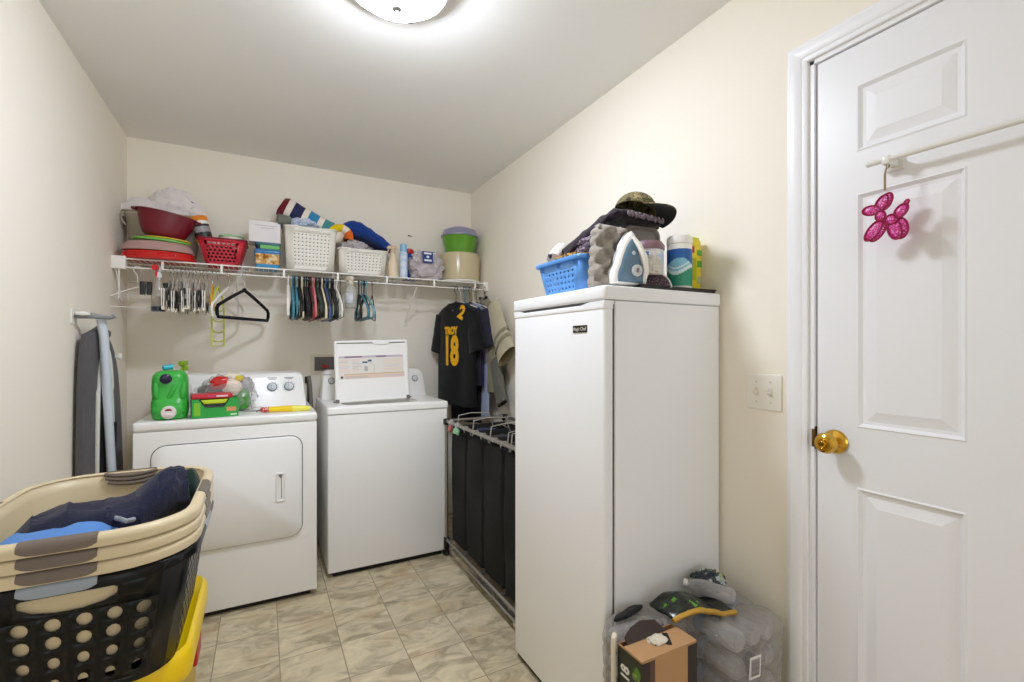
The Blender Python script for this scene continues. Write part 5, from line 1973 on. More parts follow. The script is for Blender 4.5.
def laundry_basket(name, label, zrim, m, handle_m, h=0.268, holes=False, group=None, handles=True, rimh=0.027):
    t = thing(name, label, 'laundry basket', (SCX, SCY, zrim - h), (0, 0, 0), group)
    W0, D0, W1, D1, r = 0.355, 0.50, 0.418, 0.588, 0.13
    if holes:
        fn, sides = wall_ring(W0, D0, W1 + 0.006, D1 + 0.006, 0.085, h - 0.004)
        g = G()
        full = []
        us = [(sides[nm][0] - (0.026 if nm in ('front', 'back') else 0.012), sides[nm][1] + (0.026 if nm in ('front', 'back') else 0.012), nm) for nm in ('back', 'left', 'front', 'right')]
        prev = us[-1][1] - 1.0
        for a, b, nm in us:
            full.append((prev, a, 0, 1, None))
            full.append((a, b, 0, 0.06, None))
            full.append((a, b, 0.97, 1, None))
            if nm in ('front', 'back'):
                # hand slot in the middle of the upper wall, two rows of big holes, two of small ones
                m0, m1 = a + (b - a) * 0.22, a + (b - a) * 0.78
                full += [(a, m0, 0.72, 0.97, None), (m1, b, 0.72, 0.97, None), (m0, m1, 0.72, 0.97, (0.47, 0.42))]
                full += side_cells(a, b, 0.06, 0.24, 6, 1, 0.20, 0.26)
                full += side_cells(a, b, 0.24, 0.42, 6, 1, 0.22, 0.28)
                full += side_cells(a, b, 0.42, 0.58, 6, 1, 0.27, 0.36)
                full += side_cells(a, b, 0.58, 0.72, 6, 1, 0.27, 0.40)
            else:
                full += side_cells(a, b, 0.06, 0.90, 9, 7, 0.27, 0.28) + [(a, b, 0.90, 0.97, None)]
            prev = b
        g.holes(fn, full, n=12)
        bb = ring(W0, D0, 0.085, 6)
        g.add([(x, y, 0) for x, y in bb], [tuple(range(len(bb)))])
        g.build('body', m, t, solid=0.003, weld=True, sharp=40)
    else:
        g = G()
        g.loft([[(x, y, z) for x, y in ring(W0 + (W1 - W0) * s, D0 + (D1 - D0) * s, r, 7)] for s, z in [(0, 0)] + [(k / 8, (h - 0.004) * k / 8) for k in range(0, 9)]], cap0=True, cap1=False)
        g.build('body', m, t, solid=0.0025, sharp=60)
    # rim: a rolled band, wider than the wall
    g = G()
    prof = [(-0.004, h - 0.004), (0.004, h + 0.0005), (0.012, h - 0.001), (0.0185, h - 0.006), (0.0205, h - 0.013), (0.0195, h - rimh), (0.0165, h - rimh), (0.0165, h - 0.012), (0.002, h - 0.006)]
    rings = []
    for d, z in prof:
        f2, _ = wall_ring(W1 + 2 * d, D1 + 2 * d, W1 + 2 * d, D1 + 2 * d, r + d, 0.0)
        rings.append([(*f2(k / 160, 0)[:2], z) for k in range(160)])
    rings.append(rings[0])
    g.loft(rings, False, False)
    g.build('rim', m, t, sharp=60)
    if handles:
        for ax, s, half in ((1, -1, 0.062), (1, 1, 0.062), (0, 1, 0.062), (0, -1, 0.062)):
            rows = []
            for k in range(17):
                p = -half + 2 * half * k / 16
                rows.append(p)
            g = G()
            rr = []
            for k, p in enumerate(rows):
                e = 1 - (abs(p) / half) ** 6 * 0.35
                hh = rimh * 0.92
                row = []
                for d, z in ((0.001, h + 0.0015), (0.012, h + 0.001), (0.0195, h - 0.0045), (0.0222, h - 0.012), (0.0216, h - hh * e), (0.018, h - hh * e), (0.004, h - 0.004)):
                    base = (D1 if ax else W1) / 2 + d
                    # follow the rounded corner
                    hw = (W1 if ax else D1) / 2
                    over = abs(p) - (hw - r)
                    if over > 0:
                        rc = r + d
                        ang = min(over / r, 1.4)
                        q = math.copysign(hw - r + rc * math.sin(ang), p)
                        base = base - rc * (1 - math.cos(ang))
                    else:
                        q = p
                    row.append((q, s * base, z) if ax else (s * base, q, z))
                rr.append(row)
            g.loft(rr)
            g.build('handle', handle_m, t, sharp=50)
    return t


laundry_basket('laundry_basket', 'black laundry basket with round holes, under the beige ones on the yellow lid', 0.775, mat('gloss_black', (14, 14, 15), rough=0.3, spec=0.28), plastic('pale_blue_grip', (150, 160, 172), 0.4), h=0.276, holes=True)
laundry_basket('laundry_basket', 'beige laundry basket, lowest of three, directly on the black basket rim', 0.803, BEIGE, TAUPE, h=0.268, group='nested beige laundry baskets')
laundry_basket('laundry_basket', 'beige laundry basket, middle one of the three nested ones', 0.832, BEIGE, TAUPE, h=0.268, group='nested beige laundry baskets')
laundry_basket('laundry_basket', 'beige laundry basket, topmost of the nested three, holding clothes', 0.861, BEIGE, TAUPE, h=0.268, group='nested beige laundry baskets')
top_b = [o for o in bpy.data.objects if o.get('label', '').startswith('beige laundry basket, topmost')][0]
for k, (zz, yy, hw_) in enumerate(((0.262, 0.288, 0.066), (0.250, 0.285, 0.062), (0.238, 0.282, 0.056))):
    g = G()
    g.tube([(-hw_, yy, zz + 0.002), (-hw_ * 0.5, yy - 0.003, zz - 0.004), (0, yy - 0.004, zz - 0.006), (hw_ * 0.5, yy - 0.003, zz - 0.004), (hw_, yy, zz + 0.002)], 0.0055, 8)
    g.build('grip_ridge', TAUPE, top_b)
# clothes inside
g = G()


def hoodie(u, v):
    # closed roll lying across the basket and rising to the far right
    a = 2 * PI * v
    pts = [(-0.16, -0.015, -0.03, 0.05, 0.045), (-0.13, -0.01, -0.005, 0.075, 0.055), (-0.07, 0.01, 0.008, 0.095, 0.056), (0.0, 0.03, 0.005, 0.095, 0.052), (0.06, 0.06, 0.01, 0.095, 0.056),
           (0.10, 0.10, 0.035, 0.085, 0.068), (0.13, 0.125, 0.050, 0.075, 0.064), (0.158, 0.14, 0.040, 0.055, 0.056), (0.172, 0.145, 0.015, 0.03, 0.04)]
    s = u * (len(pts) - 1)
    i = min(int(s), len(pts) - 2)
    f = s - i
    f = f * f * (3 - 2 * f)
    x, y, z, ry, rz = [pts[i][k] + (pts[i + 1][k] - pts[i][k]) * f for k in range(5)]
    cy_, sz_ = math.cos(a), math.sin(a)
    q = Vector((u * 5, cy_ * 1.2, sz_ * 1.2))
    fold = 0.010 * (ridge(q, 1.1, 3) - 0.6) + 0.006 * fbm(q, 3, 3)
    return (x - 0.25 * ry * cy_ + fold, y + ry * cy_ + fold * 0.6, z + rz * math.copysign(abs(sz_) ** 0.8, sz_) + fold * 1.6)


g.grid(hoodie, 64, 40)
tag(g.build('navy_hoodie', cloth('navy_fleece', (34, 36, 58), 0.15), loc=(SCX + 0.004, SCY - 0.036, 0.790), weld=True, sharp=80), 'dark navy hoodie crumpled inside the topmost beige basket', 'hoodie')
g = G()
heap(g, (0, 0, -0.045), (0.135, 0.150, 0.105), seed=61, amp=0.16, fold=7, flat=-0.9, nu=64, nv=30, power=0.7)
tag(g.build('blue_shirt', cloth('cornflower_cloth', (88, 138, 206), 0.12), loc=(SCX - 0.055, SCY - 0.095, 0.766)), 'cornflower blue shirt lying under the navy hoodie in the basket', 'shirt')
g = G()
heap(g, (0, 0, 0), (0.022, 0.045, 0.05), seed=66, amp=0.10, fold=4, nu=24, nv=16, power=0.8)
tag(g.build('dark_green_cloth', cloth('bottle_green_cloth', (30, 48, 42), 0.2), loc=(SCX + 0.176, SCY + 0.10, 0.838)), 'dark green cloth tucked at right end of the topmost beige basket', 'cloth')
g = G()
g.tube([(0.03, 0.03, 0.004), (0.045, -0.004, 0.010), (0.06, -0.010, 0.004), (0.07, 0.01, 0.0)], 0.006, 8)
tag(g.build('drawcord', mat('pale_cord', (150, 156, 168), rough=0.6), loc=(SCX + 0.01, SCY - 0.105, 0.818)), 'pale grey drawcord tip poking out from under the navy hoodie', 'cord')

# ================================================================== LAUNDRY SORTER
HX0, HX1, HY0, HY1 = 0.972, 1.365, 1.705, 2.672
t = thing('laundry_sorter', 'wheeled laundry sorter with black bags on grey tube frame behind freezer', 'laundry sorter', ((HX0 + HX1) / 2, (HY0 + HY1) / 2, 0))
ax, ay = (HX1 - HX0) / 2, (HY1 - HY0) / 2
ZT, ZB = 0.808, 0.098
RT = 0.0105
for sx in (-1, 1):
    for sy in (-1, 1):
        g = G()
        g.cyl((sx * ax, sy * ay, ZB - 0.01), (sx * ax, sy * ay, ZT + 0.004), 0.0105, n=12)
        g.build('post', M_STEEL, t)
        g = G()
        g.rbox((sx * ax - 0.016, sy * ay - 0.016, ZT - 0.022), (sx * ax + 0.016, sy * ay + 0.016, ZT + 0.014), 0.006, 0.004)
        g.build('corner_joint', M_BLACK, t)
        g = G()
        g.rbox((sx * ax - 0.014, sy * ay - 0.014, 0.05), (sx * ax + 0.014, sy * ay + 0.014, ZB + 0.012), 0.005, 0.003)
        g.cyl((sx * ax - 0.012, sy * ay + 0.008, 0.0265), (sx * ax + 0.012, sy * ay + 0.008, 0.0265), 0.0265, n=18)
        g.build('caster', M_BLACK, t)
for sx in (-1, 1):
    for z in (ZT, ZB):
        g = G()
        g.cyl((sx * ax, -ay, z), (sx * ax, ay, z), RT if z == ZT else 0.009, n=12)
        g.build('long_rail', M_STEEL, t)
    g = G()
    g.cyl((sx * ax, -ay, 0.052), (sx * ax, ay * 0.3, 0.052), 0.0075, n=10)
    g.build('long_rail', M_STEEL, t)
for sy in (-1, 1):
    for z in (ZT, ZB):
        g = G()
        g.cyl((-ax, sy * ay, z), (ax, sy * ay, z), RT if z == ZT else 0.009, n=12)
        g.build('end_rail', M_STEEL, t)
for y in (-0.24, 0.0, 0.24):
    g = G()
    g.cyl((-ax, y, ZB), (ax, y, ZB), 0.007, n=10)
    g.build('cross_rail', M_STEEL, t)
BAG = mat('black_nylon', (19, 19, 19), rough=0.75, spec=0.3, bump=0.25, bscale=30)
nb = 4
bw = (2 * ay - 0.05) / nb
for i in range(nb):
    yc = -ay + 0.025 + bw * (i + 0.5)
    g = G()
    rg = []
    nn = 15
    for j in range(19):
        f = j / 18
        z = 0.112 + (ZT - 0.026 - 0.112) * f
        bulge = 0.008 * math.sin(PI * f) + 0.006
        row = []
        for k, (x, y) in enumerate(ring(2 * ax - 0.060 + bulge, bw - 0.016 + bulge, 0.024, 8)):
            fold = 0.006 * math.sin(y * 60 + i * 2 + 3 * f) * (1 if abs(x) > ax * 0.7 else 0.4) + 0.004 * noise.noise(Vector((x * 9, y * 9, f * 5 + i)))
            sag = -0.030 * math.cos(max(-1, min(1, y / (bw / 2))) * PI / 2) * max(0, f - 0.8) / 0.2 if x < -ax * 0.5 else 0
            row.append((x + math.copysign(fold, x), yc + y, z + sag))
        rg.append(row)
    g.loft(rg, cap0=True, cap1=False)
    b = g.build('bag', BAG, t, solid=0.002, sharp=70)
    # wire mouth with hooks over the rail
    for sx in (-1, 1):
        g = G()
        hz = ZT - 0.045
        g.tube([(sx * (ax - 0.036), yc - bw * 0.40, hz), (sx * (ax - 0.036), yc - bw * 0.22, hz - 0.006), (sx * (ax - 0.036), yc + bw * 0.22, hz - 0.006), (sx * (ax - 0.036), yc + bw * 0.40, hz)], 0.0028, 6)
        for s2 in (-1, 1):
            yy = yc + s2 * bw * 0.30
            g.tube([(sx * (ax - 0.034), yy, hz - 0.005), (sx * (ax - 0.026), yy, hz + 0.03), (sx * (ax - 0.012), yy, ZT + 0.010), (sx * (ax + 0.008), yy, ZT + 0.0115), (sx * (ax + 0.013), yy, ZT - 0.008)], 0.0026, 6)
        g.build('hook_wire', mat('wire_silver', (196, 192, 184), rough=0.35, metal=0.6), b)
    for sy2 in ((-0.42, 0.42) if i in (0, 1) else (0.40,)):
        g = G()
        g.tube([(-ax + 0.05, yc + sy2 * bw, ZT - 0.05), (-ax + 0.06, yc + sy2 * bw, ZT + 0.036), (-0.06, yc + sy2 * bw, ZT + 0.046), (0.06, yc + sy2 * bw, ZT + 0.040), (0.09, yc + sy2 * bw, ZT - 0.04)], 0.0032, 6)
        g.build('handle_wire', _m['wire_silver'], b)
    g = G()
    heap(g, (0.0, yc, ZT - 0.09), (ax - 0.06, bw * 0.40, 0.05), seed=70 + i, amp=0.3, fold=7, nu=28, nv=16, flat=-0.8)
    tag(g.build('folded_laundry', (cloth('laundry_black', (24, 24, 28)), cloth('laundry_black', (24, 24, 28)), cloth('laundry_dark', (34, 34, 40)), cloth('laundry_navy', (36, 44, 80)))[i],
                loc=((HX0 + HX1) / 2, (HY0 + HY1) / 2, 0)), ['dark laundry in the sorter bag nearest the freezer', 'dark laundry in the second sorter bag from the freezer', 'dark laundry in the third sorter bag from the freezer',
                                                             'navy laundry in the sorter bag nearest the back wall'][i], 'laundry', 'laundry in the sorter bags')
# clothespins clamped on the rail near the corner
for i, (y, rgb, lab) in enumerate(((2.585, (180, 96, 88), 'pinkish brown clip hanging from the sorter rail by its corner'), (2.49, (136, 190, 146), 'mint green clip hanging from the sorter rail'))):
    t = thing('laundry_clip', lab, 'clip', (HX0 - 0.004, y, ZT - 0.008), (0, 0.25, 0))
    m = plastic('clip_%d' % i, rgb, 0.4)
    for s in (-1, 1):
        g = G()
        g.M = Matrix.Rotation(s * 0.07, 4, 'X')
        g.rbox((-0.004 + s * 0.004, -0.022 - 0.020 * i, -0.040), (0.002 + s * 0.004, 0.018 + 0.010 * i, -0.008), 0.006, 0.003)
        g.build('jaw', m, t)
    g = G()
    g.tube([(0.0, 0.0, -0.02), (-0.008, 0.004, 0.012), (0.004, 0.006, 0.024), (0.014, 0.006, 0.012)], 0.004, 8)
    g.build('hook', plastic('clip_hook', (206, 206, 210), 0.4), t)
# cable end on the floor under the sorter
g = G()
pth = [(1.01, 2.30, 0.012), (1.005, 2.20, 0.028), (1.01, 2.12, 0.03), (1.0, 2.05, 0.02), (1.01, 1.98, 0.012), (0.995, 1.93, 0.035), (1.0, 1.90, 0.012)]
g.tube(pth, 0.008, 8)
g.rbox((0.99, 1.86, 0.004), (1.015, 1.93, 0.03), 0.006, 0.004)
tag(g.build('loose_cable', mat('cable_grey', (96, 88, 80), rough=0.5)), 'short grey cable lying on the floor under the laundry sorter', 'cable')
g = G()
g.rbox((0.985, 1.795, 0.002), (1.02, 1.855, 0.036), 0.010, 0.008)
g.cyl((1.0, 1.855, 0.02), (1.0, 1.885, 0.02), 0.010, n=12)
tag(g.build('white_connector', M_WHITE), 'white plastic fitting on floor under the laundry sorter, close to freezer', 'fitting')

# ================================================================== FREEZER
FX0, FX1, FY0, FY1, FZ = 0.898, 1.402, 1.102, 1.672, 1.437
t = thing('upright_freezer', 'tall white upright freezer standing against the right wall', 'freezer', ((FX0 + FX1) / 2, (FY0 + FY1) / 2, 0))
fx, fy = (FX1 - FX0) / 2, (FY1 - FY0) / 2
g = G()
g.rbox((-fx + 0.042, -fy, 0.03), (fx, fy, 1.392), 0.004, 0.003)
g.build('body', M_FRIDGE, t)
g = G()
g.rbox((-fx - 0.004, -fy - 0.006, 1.394), (fx + 0.006, fy + 0.006, FZ), 0.014, 0.007)
g.build('top_cap', M_FRIDGE, t)
g = G()
g.rbox((-fx, -fy + 0.002, 0.025), (-fx + 0.036, fy - 0.002, 1.380), 0.010, 0.008, n=6)
g.rbox((-fx - 0.002, -fy, 1.366), (-fx + 0.037, fy, 1.384), 0.010, 0.003)
door_o = g.build('door', M_FRIDGE, t)
g = G()
g.box((-fx + 0.012, -fy + 0.008, 0.03), (-fx + 0.044, fy - 0.008, 1.396))
g.build('door_gasket', mat('gasket_grey', (98, 98, 98), rough=0.8), t)
g = G()
# the door edge drops away in the middle for the fingers
for ya, yb, yc_ in ((-fy, -0.215, -0.150), (fy, 0.235, 0.205)):
    g = G()
    g.loft([[(-fx - 0.002, ya, 1.381), (-fx - 0.002, yc_, 1.381), (-fx - 0.002, yb, 1.3915), (-fx - 0.002, ya, 1.3915)], [(-fx + 0.036, ya, 1.381), (-fx + 0.036, yc_, 1.381), (-fx + 0.036, yb, 1.3915), (-fx + 0.036, ya, 1.3915)]])
    g.build('pull_lip', M_FRIDGE, door_o)
g = G()
g.box((-fx + 0.05, -fy + 0.02, 0.0), (fx - 0.02, fy - 0.02, 0.032))
g.box((-fx + 0.012, -fy + 0.01, 0.006), (-fx + 0.06, fy - 0.01, 0.028))
g.build('base', M_DARK, t)
for s in (-1, 1):
    g = G()
    g.cyl((-fx + 0.03, s * (fy - 0.05), 0.0), (-fx + 0.03, s * (fy - 0.05), 0.03), 0.016, n=12)
    g.build('foot', M_BLACK, t)
fcy = (FY0 + FY1) / 2
g = G()
g.rbox((-fx - 0.0025, 1.188 - fcy, 1.298), (-fx + 0.001, 1.263 - fcy, 1.321), 0.001, 0.001)
badge = g.build('badge', plastic('badge_black', (24, 22, 22), 0.3), t)
g = G()
put_text(g, 'Magic Chef', 0.0155, (-fx - 0.0026, 1.2255 - fcy, 1.309), (0, -1, 0), (0, 0, 1), bold=0.0002, sx=0.98)
g.build('badge_lettering', mat('badge_silver', (220, 216, 206), rough=0.35, metal=0.3), badge)

# ------------------------------------------------------------------ on the freezer
TZ = FZ + 0.0005
t = thing('tray', 'thin black tray lying along the near edge of freezer top', 'tray', (1.222, 1.208, TZ))
g = G()
g.rbox((-0.178, -0.098, 0), (0.178, 0.098, 0.011), 0.012, 0.004)
g.rbox((-0.178, -0.098, 0.009), (0.178, -0.090, 0.014), 0.003, 0.002)
g.build('sheet', plastic('tray_black', (22, 21, 22), 0.35), t)
TR = TZ + 0.0115
BLUE = plastic('basket_blue', (92, 152, 220), 0.4)
t = thing('storage_basket', 'blue plastic basket with slot holes on the freezer top front', 'basket', (1.040, 1.398, TZ))
holed_basket(t, 0.190, 0.235, 0.235, 0.280, 0.022, 0.122, BLUE, {'front': (7, 4), 'back': (7, 4), 'left': (8, 4), 'right': (8, 4)}, hsize=(0.2, 0.22), v0=0.10, v1=0.70, rim=0.012)
g = G()
for s in (-1, 1):
    g.rbox((-0.085, s * 0.150 - 0.02, 0.100), (0.085, s * 0.150 + 0.02, 0.112), 0.012, 0.004)
g.build('handle', BLUE, t)
g = G()
heap(g, (0, 0, 0), (0.095, 0.115, 0.035), seed=81, amp=0.25, fold=7, flat=-0.9)
tag(g.build('leopard_cloth', blotchy('leopard_print', [(0, (26, 20, 18)), (0.44, (188, 142, 56)), (0.55, (30, 24, 20)), (0.63, (216, 178, 84))], 62, detail=1.5), loc=(1.030, 1.395, TZ + 0.122)),
    'yellow and black spotted cloth filling the blue basket', 'cloth')
g = G()
heap(g, (0, 0, 0), (0.085, 0.085, 0.055), seed=83, amp=0.30, fold=10, flat=-0.9)
tag(g.build('lilac_knit', blotchy('lilac_knit_print', [(0, (44, 38, 46)), (0.42, (150, 132, 150)), (0.55, (92, 80, 92)), (0.66, (186, 170, 182))], 120, detail=1.0), loc=(1.055, 1.315, TZ + 0.165)),
    'purple grey knitted cloth heaped at right side of the blue basket', 'cloth')
t = thing('paper_roll', 'short whitish roll lying at left end on the spotted cloth', 'roll', (0.985, 1.485, TZ + 0.165), (0, math.radians(55), math.radians(30)))
g = G()
g.lathe([(0.010, -0.045), (0.026, -0.045), (0.028, -0.04), (0.028, 0.04), (0.026, 0.045), (0.010, 0.045)], 20)
g.build('roll', blotchy('white_dotted_print', [(0, (214, 206, 200)), (0.6, (226, 220, 214)), (0.68, (70, 70, 90))], 40, detail=1), t)
# dark garment draped over the pile
g = G()


def drape(u, v):
    a = 2 * PI * v
    pts = [(0.975, 1.44, 0.150, 0.02), (0.99, 1.40, 0.175, 0.04), (1.02, 1.35, 0.215, 0.055), (1.05, 1.31, 0.252, 0.065), (1.08, 1.285, 0.272, 0.07), (1.13, 1.28, 0.272, 0.075), (1.19, 1.275, 0.268, 0.075), (1.25, 1.27, 0.264, 0.065), (1.285, 1.265, 0.258, 0.03)]
    s = u * (len(pts) - 1)
    i = min(int(s), len(pts) - 2)
    f = s - i
    x, y, z, ry = [pts[i][k] + (pts[i + 1][k] - pts[i][k]) * f for k in range(4)]
    c, sn = math.cos(a), math.sin(a)
    th = 0.022 * min(1, (1 - u) * 6 + 0.15)
    wob = 0.010 * (ridge((u * 5, c * 1.5, sn), 1.2, 3) - 0.6)
    return (x + ry * 0.5 * c, y + ry * c + wob, z + th * math.copysign(abs(sn) ** 0.8, sn) + wob - 0.25 * ry * max(0, -c) * 0.4)


g.grid(drape, 56, 26)
tag(g.build('dark_garment', cloth('aubergine_cloth', (44, 36, 44), 0.2), loc=(0, 0, TZ), weld=True, sharp=80), 'dark purple black garment draped over things under the camouflage cap', 'garment')
g = G()
for k in range(46):
    f = k / 45
    x = 1.085 + 0.16 * f
    g.ball((x - 0.02, 1.186 + 0.004 * math.sin(k * 1.3), TZ + 0.258 + 0.004 * math.sin(k * 2.1) - 0.008 * f), 0.005, 0.004, 0.007, 8, 6)
tag(g.build('lace_trim', cloth('lace_grey', (128, 116, 124)), None), 'grey lace edging along the hem of the dark garment below cap', 'lace')
# camouflage cap
CAMO = blotchy('camouflage', [(0, (58, 52, 38)), (0.40, (122, 108, 74)), (0.50, (82, 86, 56)), (0.58, (156, 138, 98)), (0.66, (60, 50, 36))], 34, detail=2)
t = thing('baseball_cap', 'camouflage baseball cap resting on top of the freezer pile', 'cap', (1.152, 1.250, TZ + 0.288), (math.radians(-20), math.radians(9), math.radians(-52)))
t.scale = (0.90, 0.90, 0.90)
g = G()
pf = []
for k in range(9):
    a = PI / 2 * k / 8
    pf.append((max(0.080 * math.cos(a) ** 0.7, 0.002), 0.070 * math.sin(a)))
g.lathe(pf, 32, sy=0.9, cap0=False)
crown = g.build('crown', CAMO, t, solid=0.002)
g = G()
g.ball((0, 0, 0.071), 0.007, 0.007, 0.004, 10, 6)
g.build('button', CAMO, crown)
g = G()


def brim(u, v):
    a = math.radians(-62 + 124 * u)
    r0x = 0.089
    x0, y0 = 0.077 * math.cos(a), 0.070 * math.sin(a)
    x1, y1 = 0.055 + 0.100 * math.cos(a * 0.95), 0.088 * math.sin(a)
    x, y = x0 + (x1 - x0) * v, y0 + (y1 - y0) * v
    return (x, y, 0.004 + 0.004 * v - 3.6 * y * y * (0.35 + 0.65 * v))


g.grid(brim, 24, 8)
g.build('brim', [CAMO], t, solid=0.004)
g = G()
g.grid(lambda u, v: tuple(Vector(brim(u, v * 0.97)) + Vector((0, 0, -0.0035))), 24, 8)
g.build('brim_underside', cloth('cap_black', (26, 25, 26)), t)
# pulp egg carton standing on edge
PULP = mat('grey_pulp', (158, 151, 142), rough=0.95, spec=0.1, bump=0.5, bscale=90, var=0.1)
t = thing('egg_tray', 'grey pulp egg tray standing upright between blue basket and iron', 'egg tray', (0.985, 1.185, TZ + 0.002), (math.radians(-5), math.radians(6), math.radians(-12)))
EW, EH = 0.125, 0.215
g = G()


def pulp(u, v):
    x, z = -EW / 2 + EW * u, EH * v
    cx_ = math.cos(2 * PI * (x / 0.058 + 0.25)) * math.cos(2 * PI * (z / 0.058))
    e = min(1, min(u, 1 - u) * 10, min(v, 1 - v) * 14)
    d = (0.015 * cx_) * e
    # edge curls forward in scallops
    lip = 0.020 * (1 - min(1, u * 14)) + 0.020 * (1 - min(1, (1 - u) * 14)) + 0.012 * (1 - min(1, (1 - v) * 18))
    sc = 0.005 * abs(math.sin(PI * z / 0.034)) * ((1 - min(1, u * 8)) - (1 - min(1, (1 - u) * 8)))
    top = -0.012 * abs(math.sin(PI * (u * 2.2 + 0.1))) * max(0, v - 0.9) * 10 * 0.0
    cnr = 0.02 * max(0, v - 0.86) / 0.14 * ((1 - min(1, u * 5)) - (1 - min(1, (1 - u) * 5)))
    return (x - sc + cnr, d + lip * 1.2, z + top)


g.grid(pulp, 60, 90)
g.build('pulp_sheet', PULP, t, solid=0.003, sharp=80)
t = thing('grey_tray', 'grey rounded plastic tray standing behind the wipes package', 'tray', (1.185, 1.238, TZ + 0.012), (math.radians(-4), 0, math.radians(-6)))
g = G()
g.loft([[(a, -y, 0.118 + b) for a, b in ring(0.165 - 2 * i, 0.236 - 2 * i, 0.03, 6)] for y, i in ((-0.012, 0.0), (-0.014, 0.0), (0.004, 0.006), (0.006, 0.012), (-0.006, 0.018))])
g.build('shell', plastic('tray_grey', (142, 135, 128), 0.5), t, sharp=50)
# steam iron standing on its heel
t = thing('steam_iron', 'white and blue steam iron standing on its heel on freezer', 'iron', (1.030, 1.152, TZ + 0.012), (0, math.radians(3), math.radians(-16)))
t.scale = (0.90, 0.95, 0.98)


def nose(W, H, n=22):
    P = []
    for k in range(n + 1):
        s = k / n
        z = H * s
        hw = W / 2 * (1 - s ** 1.9) ** 0.72 * (0.88 + 0.12 * math.sin(PI * min(1, s * 2.2 + 0.15)))
        P.append((hw, z))
    return [(a, b) for a, b in P] + [(-a, b) for a, b in P[::-1][1:]]


def isec(W, H, y, z0):
    return [(a, y, z0 + b) for a, b in nose(W, H)]


g = G()
g.loft([isec(0.136, 0.176, 0.030, 0.0), isec(0.142, 0.180, 0.026, 0.0), isec(0.142, 0.180, 0.018, 0.0), isec(0.134, 0.174, 0.014, 0.0)])
g.build('soleplate', mat('soleplate_steel', (176, 178, 180), rough=0.3, metal=0.8), t)
g = G()
g.loft([isec(0.130, 0.170, 0.014, 0.001), isec(0.140, 0.176, 0.006, 0.0), isec(0.140, 0.176, -0.010, 0.0), isec(0.126, 0.164, -0.020, 0.003), isec(0.10, 0.142, -0.0235, 0.006)])
g.build('shell', M_WHITE, t, sharp=60)
g = G()
g.loft([isec(0.104, 0.146, -0.0215, 0.005), isec(0.098, 0.140, -0.0255, 0.007), isec(0.076, 0.116, -0.031, 0.010), isec(0.05, 0.085, -0.033, 0.014)])
g.build('water_tank', mat('tank_blue', (92, 120, 142), rough=0.15, spec=0.6), t, sharp=60)
g = G()
g.M = Matrix.Translation((0.016, -0.030, 0.044)) @ Matrix.Rotation(PI / 2, 4, 'X')
g.lathe([(0.0185, -0.004), (0.0195, 0.002), (0.0185, 0.010), (0.011, 0.012), (0.0105, 0.009), (0.002, 0.0095)], 24)
dial = g.build('dial', plastic('dial_pale', (206, 208, 210), 0.3), t)
g = G()
g.M = Matrix.Translation((0.016, -0.039, 0.044)) @ Matrix.Rotation(PI / 2, 4, 'X')
g.rbox((-0.0035, -0.007, 0), (0.0035, 0.007, 0.004), 0.002, 0.001)
g.build('dial_pointer', plastic('dial_grey', (120, 124, 130), 0.3), dial)
g = G()
g.M = Matrix.Translation((0.002, -0.0325, 0.100)) @ Matrix.Rotation(PI / 2, 4, 'X')
g.lathe([(0.007, 0), (0.006, 0.003), (0.001, 0.004)], 16)
g.build('spray_button', plastic('button_pale', (190, 204, 214), 0.3), t)
g = G()
g.tube([(0.050, -0.014, 0.006), (0.052, -0.034, 0.045), (0.040, -0.040, 0.09), (0.018, -0.034, 0.128), (0.003, -0.018, 0.152)], 0.0105, 12, rf=lambda f: 1.0 - 0.35 * abs(f - 0.4))
g.M = Matrix.Translation((0.0, 0.004, 0))
g.build('handle', M_WHITE, t, sharp=70)
# package with white and blue water picture, mauve lid, and odds and ends
t = thing('wipes_tub', 'white and blue printed tub with mauve lid between iron and cleaner tub', 'tub', (1.150, 1.185, TR))
g = G()
g.lathe([(0.045, 0), (0.050, 0.004), (0.052, 0.118), (0.050, 0.128)], 30)
g.build('body', blotchy('water_print', [(0, (186, 200, 220)), (0.46, (224, 222, 224)), (0.60, (72, 112, 168)), (0.68, (200, 210, 224))], 18, rough=0.35), t)
g = G()
g.lathe([(0.050, 0.127), (0.0545, 0.128), (0.0545, 0.142), (0.046, 0.155), (0.02, 0.160), (0.002, 0.161)], 30)
g.build('lid', plastic('mauve_plastic', (128, 98, 108), 0.35), t)
g = G()
heap(g, (0, 0, 0), (0.028, 0.016, 0.038), seed=91, amp=0.6, fold=14, nu=40, nv=24)
tag(g.build('white_ribbon', cloth('ribbon_white', (214, 208, 200), 0.08), loc=(1.105, 1.112, TR + 0.058)), 'crumpled white ribbon beside the steam iron on freezer', 'ribbon')
t = thing('dotted_pouch', 'dark purple dotted pouch with white piping leaning beside the iron', 'pouch', (1.125, 1.118, TR - 0.002), (math.radians(-14), 0, math.radians(-10)))
g = G()
pp = [(0.052 * math.cos(a), 0.048 * math.sin(a)) for a in [PI * k / 20 for k in range(21)]]
g.loft([[(a, 0.012, b) for a, b in pp], [(a, 0.0, b) for a, b in pp], [(a * 0.9, -0.008, b * 0.9) for a, b in pp]])
pouch = g.build('body', blotchy('purple_dots', [(0, (150, 132, 142)), (0.28, (58, 42, 52))], 190, kind='distance'), t, sharp=60)
g = G()
g.tube([(0.053 * math.cos(a), -0.001, 0.049 * math.sin(a)) for a in [PI * 0.72 * k / 20 for k in range(21)]], 0.0042, 8)
g.build('piping', cloth('piping_white', (222, 218, 214)), pouch)
